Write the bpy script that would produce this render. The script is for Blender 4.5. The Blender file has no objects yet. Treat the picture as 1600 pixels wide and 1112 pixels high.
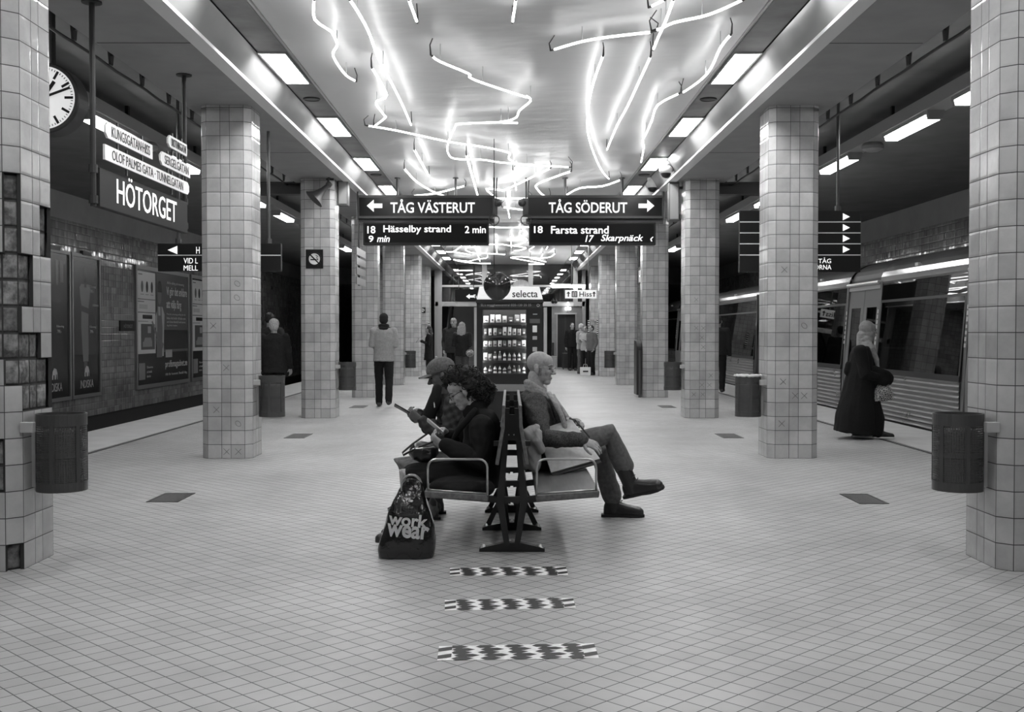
import bpy, math, random
from mathutils import Vector, Matrix, noise
sc = bpy.context.scene
COL = sc.collection
RN = random.Random(11)
# ---------------------------------------------------------------- camera, world, exposure
F = 1700.0
CAM = Vector((0, 0, 1.37))
cd = bpy.data.cameras.new('camera'); cam = bpy.data.objects.new('camera', cd); COL.objects.link(cam)
cd.sensor_width = 36; cd.lens = 36 * F / 1600; cd.clip_start = .05; cd.clip_end = 300
cam.location = CAM; cam.rotation_euler = (math.pi / 2 - math.atan(36 / F), 0, -math.atan(3 / F))
sc.camera = cam
w = bpy.data.worlds.new('world'); sc.world = w; w.use_nodes = True
w.node_tree.nodes['Background'].inputs[0].default_value = (1, 1, 1, 1)
w.node_tree.nodes['Background'].inputs[1].default_value = .02
sc.view_settings.view_transform = 'Standard'; sc.view_settings.look = 'None'
sc.view_settings.exposure = 2.3; sc.view_settings.gamma = 1; sc.view_settings.use_curve_mapping = False
try:
    sc.cycles.use_denoising = True
    sc.cycles.max_bounces = 8; sc.cycles.transparent_max_bounces = 12
    sc.cycles.sample_clamp_indirect = 6
except Exception: pass
LAMP_E, NEON_E, TRACK_E = 8.0, 1.95, 3.6
RM = Matrix.Rotation(cam.rotation_euler[2], 3, 'Z') @ Matrix.Rotation(cam.rotation_euler[0], 3, 'X')
def ray(px, py): return RM @ Vector(((px - 800) / F, (556 - py) / F, -1))
def P(px, py, Y):
    d = ray(px, py); return CAM + d * (Y / d.y)
def G(px, py, Z=0.0):
    d = ray(px, py); return CAM + d * ((Z - CAM.z) / d.z)
# ---------------------------------------------------------------- heights and lines of the station
Z_SOF, Z_NEON, Z_TRK = 3.84, 4.07, 4.27
X_PIN, PH, PC = 2.82, .2745, .072          # pillar inner face, half width, chamfer
X_PIL = X_PIN + PH
PIL_Y = [6.22 + 5.63 * i + PH for i in range(6)]
X_EDGE, X_WALL, Y_END, Y_BACK = 5.86, 9.2, 43.0, -6.0
# ---------------------------------------------------------------- mesh helpers
V = Vector
class MB:
    def __init__(s): s.v = []; s.f = []; s.uv = {}; s.mi = {}
    def face(s, pts, uv=None, mi=0):
        i = len(s.v); s.v += [V(p) for p in pts]; s.f.append(list(range(i, i + len(pts))))
        if uv: s.uv[len(s.f) - 1] = uv
        if mi: s.mi[len(s.f) - 1] = mi
        return s
    def add(s, vs, fs):
        i = len(s.v); s.v += [V(p) for p in vs]; s.f += [[a + i for a in f] for f in fs]; return s
    def box(s, lo, hi, M=None):
        x0, y0, z0 = lo; x1, y1, z1 = hi
        vs = [V(p) for p in ((x0,y0,z0),(x1,y0,z0),(x1,y1,z0),(x0,y1,z0),(x0,y0,z1),(x1,y0,z1),(x1,y1,z1),(x0,y1,z1))]
        if M is not None: vs = [M @ p for p in vs]
        return s.add(vs, [(0,3,2,1),(4,5,6,7),(0,1,5,4),(1,2,6,5),(2,3,7,6),(3,0,4,7)])
    def cbox(s, c, d, M=None):
        c = V(c); d = V(d) / 2
        T = Matrix.Translation(c) @ (M.to_4x4() if M is not None else Matrix.Identity(4))
        return s.box(-d, d, T)
    def prism(s, poly, ax, a, b):
        """poly: 2D points in the two other axes (x->yz, y->xz, z->xy) swept along ax from a to b."""
        def mk(p, t): return (t, p[0], p[1]) if ax == 'x' else ((p[0], t, p[1]) if ax == 'y' else (p[0], p[1], t))
        n = len(poly); vs = [mk(p, a) for p in poly] + [mk(p, b) for p in poly]
        return s.add(vs, [tuple(range(n - 1, -1, -1)), tuple(range(n, 2 * n))] + [(i, (i + 1) % n, n + (i + 1) % n, n + i) for i in range(n)])
    def tube(s, pts, r, n=8, caps=True, rr=None):
        pts = [V(p) for p in pts]; m = len(pts); i0 = len(s.v); up = None
        for k, p in enumerate(pts):
            t = (pts[min(k + 1, m - 1)] - pts[max(k - 1, 0)])
            t = t.normalized() if t.length > 1e-9 else V((0, 0, 1))
            if up is None: up = V((0, 0, 1)) if abs(t.z) < .9 else V((1, 0, 0))
            a = (up - t * up.dot(t))
            a = a.normalized() if a.length > 1e-6 else t.orthogonal().normalized()
            b = t.cross(a); up = a
            q = rr[k] if rr else r
            for j in range(n):
                g = 2 * math.pi * j / n; s.v.append(p + (a * math.cos(g) + b * math.sin(g)) * q)
        for k in range(m - 1):
            for j in range(n):
                j2 = (j + 1) % n; s.f.append([i0 + k*n + j, i0 + k*n + j2, i0 + (k+1)*n + j2, i0 + (k+1)*n + j])
        if caps:
            s.f.append([i0 + j for j in range(n - 1, -1, -1)]); s.f.append([i0 + (m-1)*n + j for j in range(n)])
        return s
    def chain(s, pts, rad, n=12):
        """round-ended tapering limb"""
        pts = [V(p) for p in pts]
        t0 = (pts[0] - pts[1]).normalized(); t1 = (pts[-1] - pts[-2]).normalized()
        A, B = [], []
        for k in (3, 2, 1):
            g = k * math.pi / 7
            A.append((pts[0] + t0 * rad[0] * math.sin(g), rad[0] * math.cos(g)))
        for k in (1, 2, 3):
            g = k * math.pi / 7
            B.append((pts[-1] + t1 * rad[-1] * math.sin(g), rad[-1] * math.cos(g)))
        seq = A + list(zip(pts, rad)) + B
        return s.tube([q[0] for q in seq], 0, n, True, [q[1] for q in seq])
    def ell(s, c, r, M=None, n=16, m=10):
        c = V(c); r = (r, r, r) if isinstance(r, (int, float)) else r
        i0 = len(s.v); M = M or Matrix.Identity(3)
        s.v.append(c + M @ V((0, 0, r[2])))
        for i in range(1, m):
            a = math.pi * i / m
            for j in range(n):
                b = 2 * math.pi * j / n
                s.v.append(c + M @ V((r[0]*math.sin(a)*math.cos(b), r[1]*math.sin(a)*math.sin(b), r[2]*math.cos(a))))
        s.v.append(c + M @ V((0, 0, -r[2]))); L = len(s.v) - 1
        for j in range(n): s.f.append([i0, i0 + 1 + j, i0 + 1 + (j+1) % n])
        for i in range(m - 2):
            for j in range(n):
                a = i0 + 1 + i*n; s.f.append([a + j, a + n + j, a + n + (j+1) % n, a + (j+1) % n])
        a = i0 + 1 + (m-2)*n
        for j in range(n): s.f.append([a + j, L, a + (j+1) % n])
        return s
    def loft(s, rings, n=24, e=1.0, caps=True):
        """rings: (centre, half-axis a, half-axis b); e<1 squares the section"""
        i0 = len(s.v); m = len(rings)
        for c, a, b in rings:
            c, a, b = V(c), V(a), V(b)
            for j in range(n):
                g = 2 * math.pi * j / n; x, y = math.cos(g), math.sin(g)
                x = math.copysign(abs(x) ** e, x); y = math.copysign(abs(y) ** e, y)
                s.v.append(c + a * x + b * y)
        for k in range(m - 1):
            for j in range(n):
                j2 = (j + 1) % n; s.f.append([i0 + k*n + j, i0 + k*n + j2, i0 + (k+1)*n + j2, i0 + (k+1)*n + j])
        if caps:
            s.f.append([i0 + j for j in range(n - 1, -1, -1)]); s.f.append([i0 + (m-1)*n + j for j in range(n)])
        return s
    def disc(s, c, r, nrm, n=24, r2=None):
        c = V(c); nrm = V(nrm).normalized(); a = nrm.orthogonal().normalized(); b = nrm.cross(a)
        return s.face([c + (a * math.cos(2*math.pi*j/n) + b * math.sin(2*math.pi*j/n)) * r for j in range(n)])
    def ring(s, c, r, t, nrm, n=24, m=6, sx=1.0):
        c = V(c); nrm = V(nrm).normalized(); a = nrm.orthogonal().normalized(); b = nrm.cross(a)
        pts = [c + (a * math.cos(2*math.pi*j/n) * sx + b * math.sin(2*math.pi*j/n)) * r for j in range(n + 1)]
        return s.tube(pts, t, m, False)
    def mesh(s, name, off=V((0, 0, 0))):
        me = bpy.data.meshes.new(name)
        me.from_pydata([tuple(p - off) for p in s.v], [], s.f)
        if s.uv:
            ul = me.uv_layers.new(name='UVMap')
            for p in me.polygons:
                q = s.uv.get(p.index)
                if q:
                    for li, u in zip(p.loop_indices, q): ul.data[li].uv = u
        for k, m in s.mi.items(): me.polygons[k].material_index = m
        me.update(); return me
def wloc(o):
    p = V((0, 0, 0))
    while o is not None: p += o.location; o = o.parent
    return p
def link(name, me, mats, parent=None, smooth=False, bevel=0, loc=None):
    o = bpy.data.objects.new(name, me); COL.objects.link(o)
    for m in (mats if isinstance(mats, (list, tuple)) else [mats]): me.materials.append(m)
    if parent is not None: o.parent = parent
    elif loc is not None: o.location = loc
    if smooth:
        for p in me.polygons: p.use_smooth = True
    if bevel:
        b = o.modifiers.new('bevel', 'BEVEL'); b.width = bevel; b.segments = 2; b.limit_method = 'ANGLE'
    return o
def obj(name, mb, mats, parent=None, smooth=False, bevel=0, loc=None):
    off = wloc(parent) if parent is not None else (V(loc) if loc is not None else V((0, 0, 0)))
    me = mb.mesh(name, off)
    return link(name, me, mats, parent, smooth, bevel, loc)
def thing(name, label, cat, loc=(0, 0, 0), group=None):
    o = bpy.data.objects.new(name, None); COL.objects.link(o); o.location = loc; o.empty_display_size = .1
    return tag(o, label, cat, group)
def tag(o, label, cat, group=None, kind='thing'):
    o['label'] = label; o['category'] = cat
    if group: o['group'] = group
    o['kind'] = kind
    return o
def struct(name, mb, mats, parent=None, smooth=False, bevel=0):
    o = obj(name, mb, mats, parent, smooth, bevel)
    o['kind'] = 'structure'
    return o
def dup(root, loc, label, rotz=0.0, group=None, cat=None):
    r = root.copy(); COL.objects.link(r); r.location = loc; r.rotation_euler = (0, 0, rotz); r['label'] = label
    if group: r['group'] = group
    def rec(a, b):
        for ch in a.children:
            c = ch.copy(); COL.objects.link(c); c.parent = b; rec(ch, c)
    rec(root, r)
    return r
def remesh(mb, vox, smooth=4, disp=0.0, freq=12.0, stretch=(1, 1, 1), fn=None, seed=0.0, off=V((0, 0, 0)), dec=None):
    me = mb.mesh('tmp'); o = bpy.data.objects.new('tmp', me); COL.objects.link(o)
    md = o.modifiers.new('r', 'REMESH'); md.mode = 'VOXEL'; md.voxel_size = vox
    if smooth:
        sm = o.modifiers.new('s', 'SMOOTH'); sm.iterations = smooth; sm.factor = .5
    dg = bpy.context.evaluated_depsgraph_get(); dg.update()
    out = bpy.data.meshes.new_from_object(o.evaluated_get(dg))
    bpy.data.objects.remove(o)
    out.update()
    if disp or fn:
        ns = [v.normal.copy() for v in out.vertices]
        for v, nn in zip(out.vertices, ns):
            p = v.co
            if fn: d = fn(p)
            else:
                q = V((p.x * stretch[0], p.y * stretch[1], p.z * stretch[2])) * freq + V((seed, seed * 2, 0))
                d = disp * (noise.noise(q) + .5 * noise.noise(q * 2.3))
            v.co = p + nn * d
    if off.length:
        for v in out.vertices: v.co -= off
    for p in out.polygons: p.use_smooth = True
    return out
def body(name, mb, mat, parent, vox=.012, smooth=4, **k):
    return link(name, remesh(mb, vox, smooth, off=wloc(parent), **k), mat, parent)
# ---------------------------------------------------------------- text
def text_mesh(s, w, h, ext=.0015, bold=0.0, shear=0.0, M=None):
    cu = bpy.data.curves.new('t', 'FONT'); cu.body = s; cu.size = 1; cu.offset = bold; cu.extrude = 0.02; cu.shear = shear
    cu.resolution_u = 3
    o = bpy.data.objects.new('t', cu); COL.objects.link(o)
    dg = bpy.context.evaluated_depsgraph_get(); dg.update()
    me = bpy.data.meshes.new_from_object(o.evaluated_get(dg)); bpy.data.objects.remove(o)
    xs = [v.co.x for v in me.vertices]; ys = [v.co.y for v in me.vertices]
    x0, x1, y0, y1 = min(xs), max(xs), min(ys), max(ys)
    if w is None: w = (x1 - x0) * h / (y1 - y0)
    for v in me.vertices:
        v.co = V(((v.co.x - (x0 + x1) / 2) / (x1 - x0) * w, (v.co.y - (y0 + y1) / 2) / (y1 - y0) * h, v.co.z / .02 * ext))
        if M is not None: v.co = M @ v.co
    return me
AX = {'front': Matrix(((1, 0, 0), (0, 0, -1), (0, 1, 0))),      # reads from the camera side, faces -Y
      'posters': Matrix(((0, 0, 1), (1, 0, 0), (0, 1, 0))),     # on the poster wall, faces +X
      'train': Matrix(((0, 0, -1), (-1, 0, 0), (0, 1, 0)))}     # faces -X
def text(name, s, c, w, h, mat, parent, ax='front', bold=0.0, shear=0.0, ext=.0015, rot=0.0):
    M = Matrix.Translation(V(c) - wloc(parent)) @ (AX[ax] @ Matrix.Rotation(rot, 3, 'Z')).to_4x4()
    return link(name, text_mesh(s, w, h, ext, bold, shear, M), mat, parent)
# ---------------------------------------------------------------- materials (all grey: a black and white photograph)
MC = {}
def nodes(name):
    m = bpy.data.materials.new(name); m.use_nodes = True
    nt = m.node_tree; return m, nt, nt.nodes['Principled BSDF']
def nn(nt, t, op=None, **kw):
    n = nt.nodes.new(t)
    if op: n.operation = op
    for k, v in kw.items():
        i = int(k[1:]) if k[0] == 'i' and k[1:].isdigit() else k
        if hasattr(v, 'is_output'): nt.links.new(v, n.inputs[i])
        else: n.inputs[i].default_value = v
    return n
def ma(nt, op, a, b=None, c=None):
    n = nt.nodes.new('ShaderNodeMath'); n.operation = op
    for i, v in enumerate((a, b, c)):
        if v is None: continue
        if hasattr(v, 'is_output'): nt.links.new(v, n.inputs[i])
        else: n.inputs[i].default_value = v
    return n.outputs[0]
def g4(v): return (v, v, v, 1)
def mat(name, v, rough=.5, metal=0.0, spec=.5, var=0.0, vs=8.0, bump=0.0, bs=60.0, coat=0.0, emit=0.0, stretch=None):
    key = name
    if key in MC: return MC[key]
    m, nt, b = nodes(name)
    b.inputs['Base Color'].default_value = g4(v); b.inputs['Roughness'].default_value = rough
    b.inputs['Metallic'].default_value = metal; b.inputs['Specular IOR Level'].default_value = spec
    b.inputs['Coat Weight'].default_value = coat; b.inputs['Coat Roughness'].default_value = .12
    if emit: b.inputs['Emission Color'].default_value = g4(1); b.inputs['Emission Strength'].default_value = emit
    tc = nt.nodes.new('ShaderNodeTexCoord'); src = tc.outputs['Object']
    if stretch:
        mp = nn(nt, 'ShaderNodeMapping', Vector=src); mp.inputs['Scale'].default_value = stretch; src = mp.outputs[0]
    if var:
        t = nn(nt, 'ShaderNodeTexNoise', Vector=src, Scale=vs, Detail=5.0)
        mr = nn(nt, 'ShaderNodeMapRange', Value=t.outputs[0]); mr.inputs[1].default_value = .3; mr.inputs[2].default_value = .7
        mr.inputs[3].default_value = v * (1 - var); mr.inputs[4].default_value = v * (1 + var)
        nt.links.new(mr.outputs[0], b.inputs['Base Color'])
        mr2 = nn(nt, 'ShaderNodeMapRange', Value=t.outputs[0]); mr2.inputs[3].default_value = max(.02, rough - .08); mr2.inputs[4].default_value = min(1, rough + .08)
        nt.links.new(mr2.outputs[0], b.inputs['Roughness'])
    if bump:
        t = nn(nt, 'ShaderNodeTexNoise', Vector=src, Scale=bs, Detail=4.0)
        bp = nn(nt, 'ShaderNodeBump', Height=t.outputs[0], Strength=bump, Distance=.01); nt.links.new(bp.outputs[0], b.inputs['Normal'])
    MC[key] = m; return m
def emat(name, v, s):
    if name in MC: return MC[name]
    m, nt, b = nodes(name); b.inputs['Base Color'].default_value = g4(.8)
    b.inputs['Emission Color'].default_value = g4(v); b.inputs['Emission Strength'].default_value = s
    MC[name] = m; return m
def glass(name, tint, refl, rough=.02, fk=1.0):
    m, nt, b = nodes(name)
    tr = nt.nodes.new('ShaderNodeBsdfTransparent'); tr.inputs[0].default_value = g4(tint)
    gl = nt.nodes.new('ShaderNodeBsdfGlossy'); gl.inputs[0].default_value = g4(1); gl.inputs['Roughness'].default_value = rough
    fr = nt.nodes.new('ShaderNodeFresnel'); fr.inputs[0].default_value = 1.5
    f = ma(nt, 'MINIMUM', ma(nt, 'MULTIPLY_ADD', fr.outputs[0], fk, refl), 1.0)
    mx = nt.nodes.new('ShaderNodeMixShader'); nt.links.new(f, mx.inputs[0]); nt.links.new(tr.outputs[0], mx.inputs[1]); nt.links.new(gl.outputs[0], mx.inputs[2])
    nt.links.new(mx.outputs[0], nt.nodes['Material Output'].inputs[0])
    return m
def tiles(name, uvec=None, vvec=None, pitch=1.0, off=(0, 0), gw=.012, val=.6, var=.12, grout=.08, rough=.25, pillow=.25, dirt=.15, dscale=1.2, coat=0.0, wob=.15):
    """square glazed tiles; uvec/vvec are the directions of the grid in object space (None: the UV map counts tiles)"""
    m, nt, b = nodes(name)
    tc = nt.nodes.new('ShaderNodeTexCoord')
    if uvec is None:
        sp = nn(nt, 'ShaderNodeSeparateXYZ', Vector=tc.outputs['UV']); u, v = sp.outputs[0], sp.outputs[1]
    else:
        def dot(q, o):
            d = nt.nodes.new('ShaderNodeVectorMath'); d.operation = 'DOT_PRODUCT'
            nt.links.new(tc.outputs['Object'], d.inputs[0]); d.inputs[1].default_value = q
            return ma(nt, 'MULTIPLY_ADD', d.outputs['Value'], 1 / pitch, o)
        u, v = dot(uvec, off[0]), dot(vvec, off[1])
    def edge(a):
        f = ma(nt, 'FRACT', a); return ma(nt, 'MINIMUM', f, ma(nt, 'SUBTRACT', 1.0, f))
    e = ma(nt, 'MINIMUM', edge(u), edge(v))
    def mr(x, a, bb, c, d, sm=True):
        n = nn(nt, 'ShaderNodeMapRange', Value=x); n.inputs[1].default_value = a; n.inputs[2].default_value = bb; n.inputs[3].default_value = c; n.inputs[4].default_value = d
        if sm: n.interpolation_type = 'SMOOTHSTEP'
        return n.outputs[0]
    mask = mr(e, gw * .75, gw * 1.25, 0, 1)
    cell = nn(nt, 'ShaderNodeCombineXYZ', X=ma(nt, 'FLOOR', u), Y=ma(nt, 'FLOOR', v))
    wn = nt.nodes.new('ShaderNodeTexWhiteNoise'); wn.noise_dimensions = '3D'; nt.links.new(cell.outputs[0], wn.inputs['Vector'])
    rnd = wn.outputs['Value']
    dn = nn(nt, 'ShaderNodeTexNoise', Vector=tc.outputs['Object'], Scale=dscale, Detail=6.0, Roughness=.65)
    dm = mr(dn.outputs[0], .3, .7, 1 - dirt, 1 + dirt * .5)
    tv = ma(nt, 'MULTIPLY', mr(rnd, 0, 1, val * (1 - var), val * (1 + var), False), dm)
    mx = nt.nodes.new('ShaderNodeMix'); mx.data_type = 'FLOAT'
    nt.links.new(mask, mx.inputs[0]); mx.inputs[2].default_value = grout; nt.links.new(tv, mx.inputs[3])
    nt.links.new(mx.outputs[0], b.inputs['Base Color'])
    nt.links.new(mr(mask, 0, 1, .8, rough), b.inputs['Roughness'])
    b.inputs['Coat Weight'].default_value = coat
    # height: pillowed tile + each tile set a touch askew
    h = mr(e, 0, .12, 0, 1)
    sep = nn(nt, 'ShaderNodeSeparateXYZ', Vector=wn.outputs['Color'])
    tilt = ma(nt, 'ADD', ma(nt, 'MULTIPLY', ma(nt, 'SUBTRACT', sep.outputs[0], .5), ma(nt, 'FRACT', u)), ma(nt, 'MULTIPLY', ma(nt, 'SUBTRACT', sep.outputs[1], .5), ma(nt, 'FRACT', v)))
    hh = ma(nt, 'MULTIPLY_ADD', tilt, wob * 4, h)
    bp = nn(nt, 'ShaderNodeBump', Height=hh, Strength=pillow, Distance=.004); nt.links.new(bp.outputs[0], b.inputs['Normal'])
    return m
M_ = dict(
    black=mat('black_paint', .018, .4), dark=mat('dark_metal', .045, .45, .3), sign=mat('sign_black', .014, .45, 0, .2), white=mat('white_paint', .8, .4),
    steel=mat('brushed_steel', .55, .3, .9), chrome=mat('chrome', .75, .12, 1.0), grey=mat('grey_paint', .25, .45), mid=mat('mid_grey_paint', .4, .45),
    pipe=mat('pipe_dark', .12, .35, .7), letter=emat('backlit_letter', 1, .18), led=emat('led_letter', 1, .3), print=mat('white_print', .5, .4),
    lamp=emat('lamp_diffuser', 1, LAMP_E), neon=emat('neon_glass', 1, NEON_E), tlamp=emat('track_lamp_diffuser', 1, TRACK_E),
    plaster=mat('plaster_soffit', .34, .75, 0, .3, .08, 3), tplaster=mat('track_plaster', .2, .85, 0, .3, .12, 2), conc=mat('concrete', .16, .9, 0, .3, .2, 4, .3, 30),
)
# ================================================================= the setting
o45 = 1 / math.sqrt(2)
nd = G(796.5, 1085)
tp = .1022
m_floor = tiles('floor_tiles', (o45, o45, 0), (-o45, o45, 0), tp, (-((nd.x + nd.y) * o45 / tp) % 1, -((nd.y - nd.x) * o45 / tp) % 1), gw=.026, val=.42, var=.06, grout=.11, rough=.42, pillow=.12, dirt=.18, dscale=.7, wob=.06)
m_pil = tiles('pillar_tiles', None, None, gw=.018, val=.46, var=.14, grout=.035, rough=.2, pillow=.35, dirt=.2, dscale=2.0, wob=.12)
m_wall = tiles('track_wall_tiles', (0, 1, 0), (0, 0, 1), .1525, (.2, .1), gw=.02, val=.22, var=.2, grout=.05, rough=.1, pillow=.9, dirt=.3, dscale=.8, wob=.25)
m_slab = mat('edge_slab', .5, .55, 0, .4, .1, 3)
m_ceil = None
def lacquer():
    m, nt, b = nodes('lacquered_ceiling')
    b.inputs['Base Color'].default_value = g4(.62); b.inputs['Roughness'].default_value = .33; b.inputs['Specular IOR Level'].default_value = .35
    tc = nt.nodes.new('ShaderNodeTexCoord'); mp = nn(nt, 'ShaderNodeMapping', Vector=tc.outputs['Object']); mp.inputs['Scale'].default_value = (.8, 1.3, 1)
    t = nn(nt, 'ShaderNodeTexNoise', Vector=mp.outputs[0], Scale=1.1, Detail=3.0)
    bp = nn(nt, 'ShaderNodeBump', Height=t.outputs[0], Strength=.25, Distance=.12); nt.links.new(bp.outputs[0], b.inputs['Normal'])
    return m
m_ceil = lacquer()
m_fascia = mat('fascia_enamel', .3, .18, .1, .5, .05, 2)
m_strip = mat('lamp_strip_panel', .24, .5, .1, .5, .35, 2.2)
m_trim = mat('white_trim', .8, .35)
YB, YE = Y_BACK, Y_END
f = MB(); f.box((-4.76, YB, -.25), (4.76, YE + 5, 0)); struct('floor', f, m_floor)
for s, nm in ((-1, 'poster_side'), (1, 'train_side')):
    q = MB(); q.box((min(s*4.86, s*X_EDGE), YB, -.25), (max(s*4.86, s*X_EDGE), YE, 0)); struct('floor_edge_slab_' + nm, q, m_slab)
    q = MB()
    for a, b2, z in ((4.76, 4.785, -.012), (4.785, 4.835, -.003), (4.835, 4.86, -.012)):
        q.box((min(s*a, s*b2), YB, -.25), (max(s*a, s*b2), YE, z))
    struct('trim_warning_groove_' + nm, q, mat('groove_rubber', .06, .7))
    q = MB(); q.box((min(s*5.0, s*(X_EDGE-.08)), YB, -1.2), (max(s*5.0, s*(X_EDGE-.08)), YE, -.25)); struct('wall_platform_face_' + nm, q, M_['conc'])
    q = MB(); q.box((min(s*(X_EDGE-.08), s*X_WALL), YB, -1.4), (max(s*(X_EDGE-.08), s*X_WALL), YE + 25, -1.15)); struct('floor_track_bed_' + nm, q, mat('track_ballast', .035, .95, 0, .2, .4, 20, .6, 60))
    for xr in (6.75, 8.2):
        q = MB(); q.box((s*xr-.035, YB, -1.15), (s*xr+.035, YE + 25, -1.0)); struct('trim_rail_' + nm, q, mat('rail_steel', .2, .4, .9))
    # track wall: tiled band, plain band above, dark base below
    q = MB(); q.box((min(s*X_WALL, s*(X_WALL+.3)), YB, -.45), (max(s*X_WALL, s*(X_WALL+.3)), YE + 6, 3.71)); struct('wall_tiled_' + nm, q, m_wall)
    q = MB(); q.box((min(s*(X_WALL+.02), s*(X_WALL+.3)), YB, 3.71), (max(s*(X_WALL+.02), s*(X_WALL+.3)), YE + 6, Z_TRK)); struct('wall_plain_band_' + nm, q, mat('track_band', .3, .8, 0, .3, .08, 2))
    q = MB(); q.box((min(s*(X_WALL+.04), s*(X_WALL+.3)), YB, -1.2), (max(s*(X_WALL+.04), s*(X_WALL+.3)), YE + 6, -.45)); struct('baseboard_track_' + nm, q, mat('sooty_wall', .02, .9))
    # ceilings
    q = MB(); q.box((min(s*3.53, s*(X_WALL+.3)), YB, Z_TRK), (max(s*3.53, s*(X_WALL+.3)), YE + 6, Z_TRK+.2)); struct('ceiling_track_' + nm, q, M_['tplaster'])
    q = MB(); q.box((min(s*2.60, s*3.53), YB, Z_SOF), (max(s*2.60, s*3.53), YE, Z_TRK+.2)); struct('ceiling_soffit_' + nm, q, M_['plaster'])
    q = MB()
    for yj in (9.33, 14.96, 20.6, 26.2, 31.8, 37.4): q.box((min(s*2.72, s*3.52), yj-.008, Z_SOF-.002), (max(s*2.72, s*3.52), yj+.008, Z_SOF+.01))
    struct('trim_soffit_joints_' + nm, q, M_['black'])
    q = MB(); q.prism([(s*2.57, Z_SOF-.012), (s*2.71, Z_SOF-.012), (s*2.71, Z_SOF+.004), (s*2.60, Z_SOF+.02), (s*2.57, Z_SOF+.05)][::s], 'y', YB, YE); struct('trim_soffit_edge_' + nm, q, m_trim)
    q = MB(); q.prism([(s*2.57, Z_SOF+.02), (s*2.63, Z_SOF+.02), (s*2.5, Z_NEON+.04), (s*2.44, Z_NEON+.0)][::s], 'y', YB, YE); struct('ceiling_fascia_' + nm, q, m_fascia)
    q = MB(); q.box((min(s*2.14, s*2.42), YB, Z_NEON-.002), (max(s*2.14, s*2.42), YE, Z_NEON+.1)); struct('ceiling_lamp_strip_' + nm, q, m_strip)
    q = MB(); q.box((min(s*2.08, s*2.5), YB, Z_NEON+.03), (max(s*2.08, s*2.5), YE, Z_NEON+.14)); struct('trim_shadow_gap_' + nm, q, M_['black'])
    q = MB(); q.box((min(s*2.105, s*2.122), YB, Z_NEON-.02), (max(s*2.105, s*2.122), YE, Z_NEON+.05)); struct('trim_ceiling_bead_' + nm, q, M_['steel'])
q = MB(); q.box((-2.10, YB, Z_NEON), (2.10, YE, Z_NEON+.1)); struct('ceiling_lacquered', q, m_ceil)
# wall behind the camera closes the hall
q = MB(); q.box((-9.5, YB-.3, -1.4), (9.5, YB, 4.5)); struct('wall_rear', q, mat('rear_wall', .12, .7))
# ---- end of the hall: glass screen, lift front, escalators, tunnel mouths
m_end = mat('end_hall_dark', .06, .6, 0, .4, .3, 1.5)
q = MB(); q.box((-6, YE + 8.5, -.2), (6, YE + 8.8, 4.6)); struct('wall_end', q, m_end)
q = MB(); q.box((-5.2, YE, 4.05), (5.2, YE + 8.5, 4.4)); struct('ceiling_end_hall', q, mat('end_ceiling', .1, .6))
for s, nm in ((-1, 'poster_side'), (1, 'train_side')):
    q = MB()
    for (x0, x1, y0, y1) in ((2.98, 3.75, 40.2, 41.0), (3.75, 5.0, 41.0, YE + 8.5)):
        for a, b2, c, d in ((x0, y0, x1, y0), (x0, y0, x0, y1), (x1, y0, x1, y1)):
            L = math.hypot(c - a, d - b2); pa, pb = V((s*a, b2, 0)), V((s*c, d, 0))
            h = Z_SOF if x1 < 4 else Z_TRK
            q.face([pa, pb, pb + V((0, 0, h)), pa + V((0, 0, h))], [(0, 0), (L/.1525, 0), (L/.1525, h/.1525), (0, h/.1525)])
    struct('wall_end_return_' + nm, q, m_pil)
    # tunnel mouth with rounded top corners
    q = MB(); a, b2, r = 5.6, 9.3, 1.1; zt = 3.55
    prof = [(a, -1.15)] + [(a + r - r*math.cos(t*math.pi/12), zt - r + r*math.sin(t*math.pi/12)) for t in range(7)] + [(8.9 - r + r*math.sin(t*math.pi/12), zt - r + r*math.cos(t*math.pi/12)) for t in range(7)] + [(8.9, -1.15)]
    for i in range(len(prof) - 1):
        p0, p1 = prof[i], prof[i+1]
        q.face([(s*p0[0], YE + 5.6, p0[1]), (s*p1[0], YE + 5.6, p1[1]), (s*p1[0], YE + 25, p1[1]), (s*p0[0], YE + 25, p0[1])])
    big = [(4.9, -1.15), (4.9, Z_TRK), (9.3, Z_TRK), (9.3, -1.15)]
    top = [(p[0], p[1]) for p in prof]
    q.face([(s*x, YE + 5.6, z) for x, z in ([(4.9, -1.15), (4.9, Z_TRK), (9.3, Z_TRK), (9.3, -1.15)] + top[::-1])])
    struct('wall_tunnel_mouth_' + nm, q, mat('tunnel_plaster', .2, .85, 0, .3, .2, 2))
    q = MB(); q.box((s*7.3-2, YE + 24.9, -1.4), (s*7.3+2, YE + 25.2, 4.4)); struct('wall_tunnel_end_' + nm, q, M_['black'])
m_gl = glass('screen_glass', .75, .05)
scr = MB(); scr.box((-2.95, YE-.02, 2.6), (2.95, YE, 4.06)); struct('window_1', scr, m_gl)
q = MB()
for px in (687, 757, 829, 899): 
    x = P(px, 450, YE).x; zb = 0 if px == 687 else 2.6
    q.box((x-.09, YE-.08, zb), (x+.09, YE+.06, 4.06))
q.box((-2.98, YE-.1, 0), (-2.84, YE+.08, 4.06)); q.box((2.84, YE-.1, 0), (2.98, YE+.08, 4.06))
q.box((-2.95, YE-.06, 3.18), (2.95, YE+.04, 3.26)); q.box((-2.95, YE-.1, 2.42), (2.95, YE+.06, 2.6))
struct('trim_screen_frame', q, M_['steel'])
q = MB()
for a, b2 in ((-2.6, -2.1), (-1.6, -1.05), (1.6, 2.1), (2.1, 2.5)): q.box((a, YE-.13, 2.44), (b2, YE-.1, 2.55))
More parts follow.
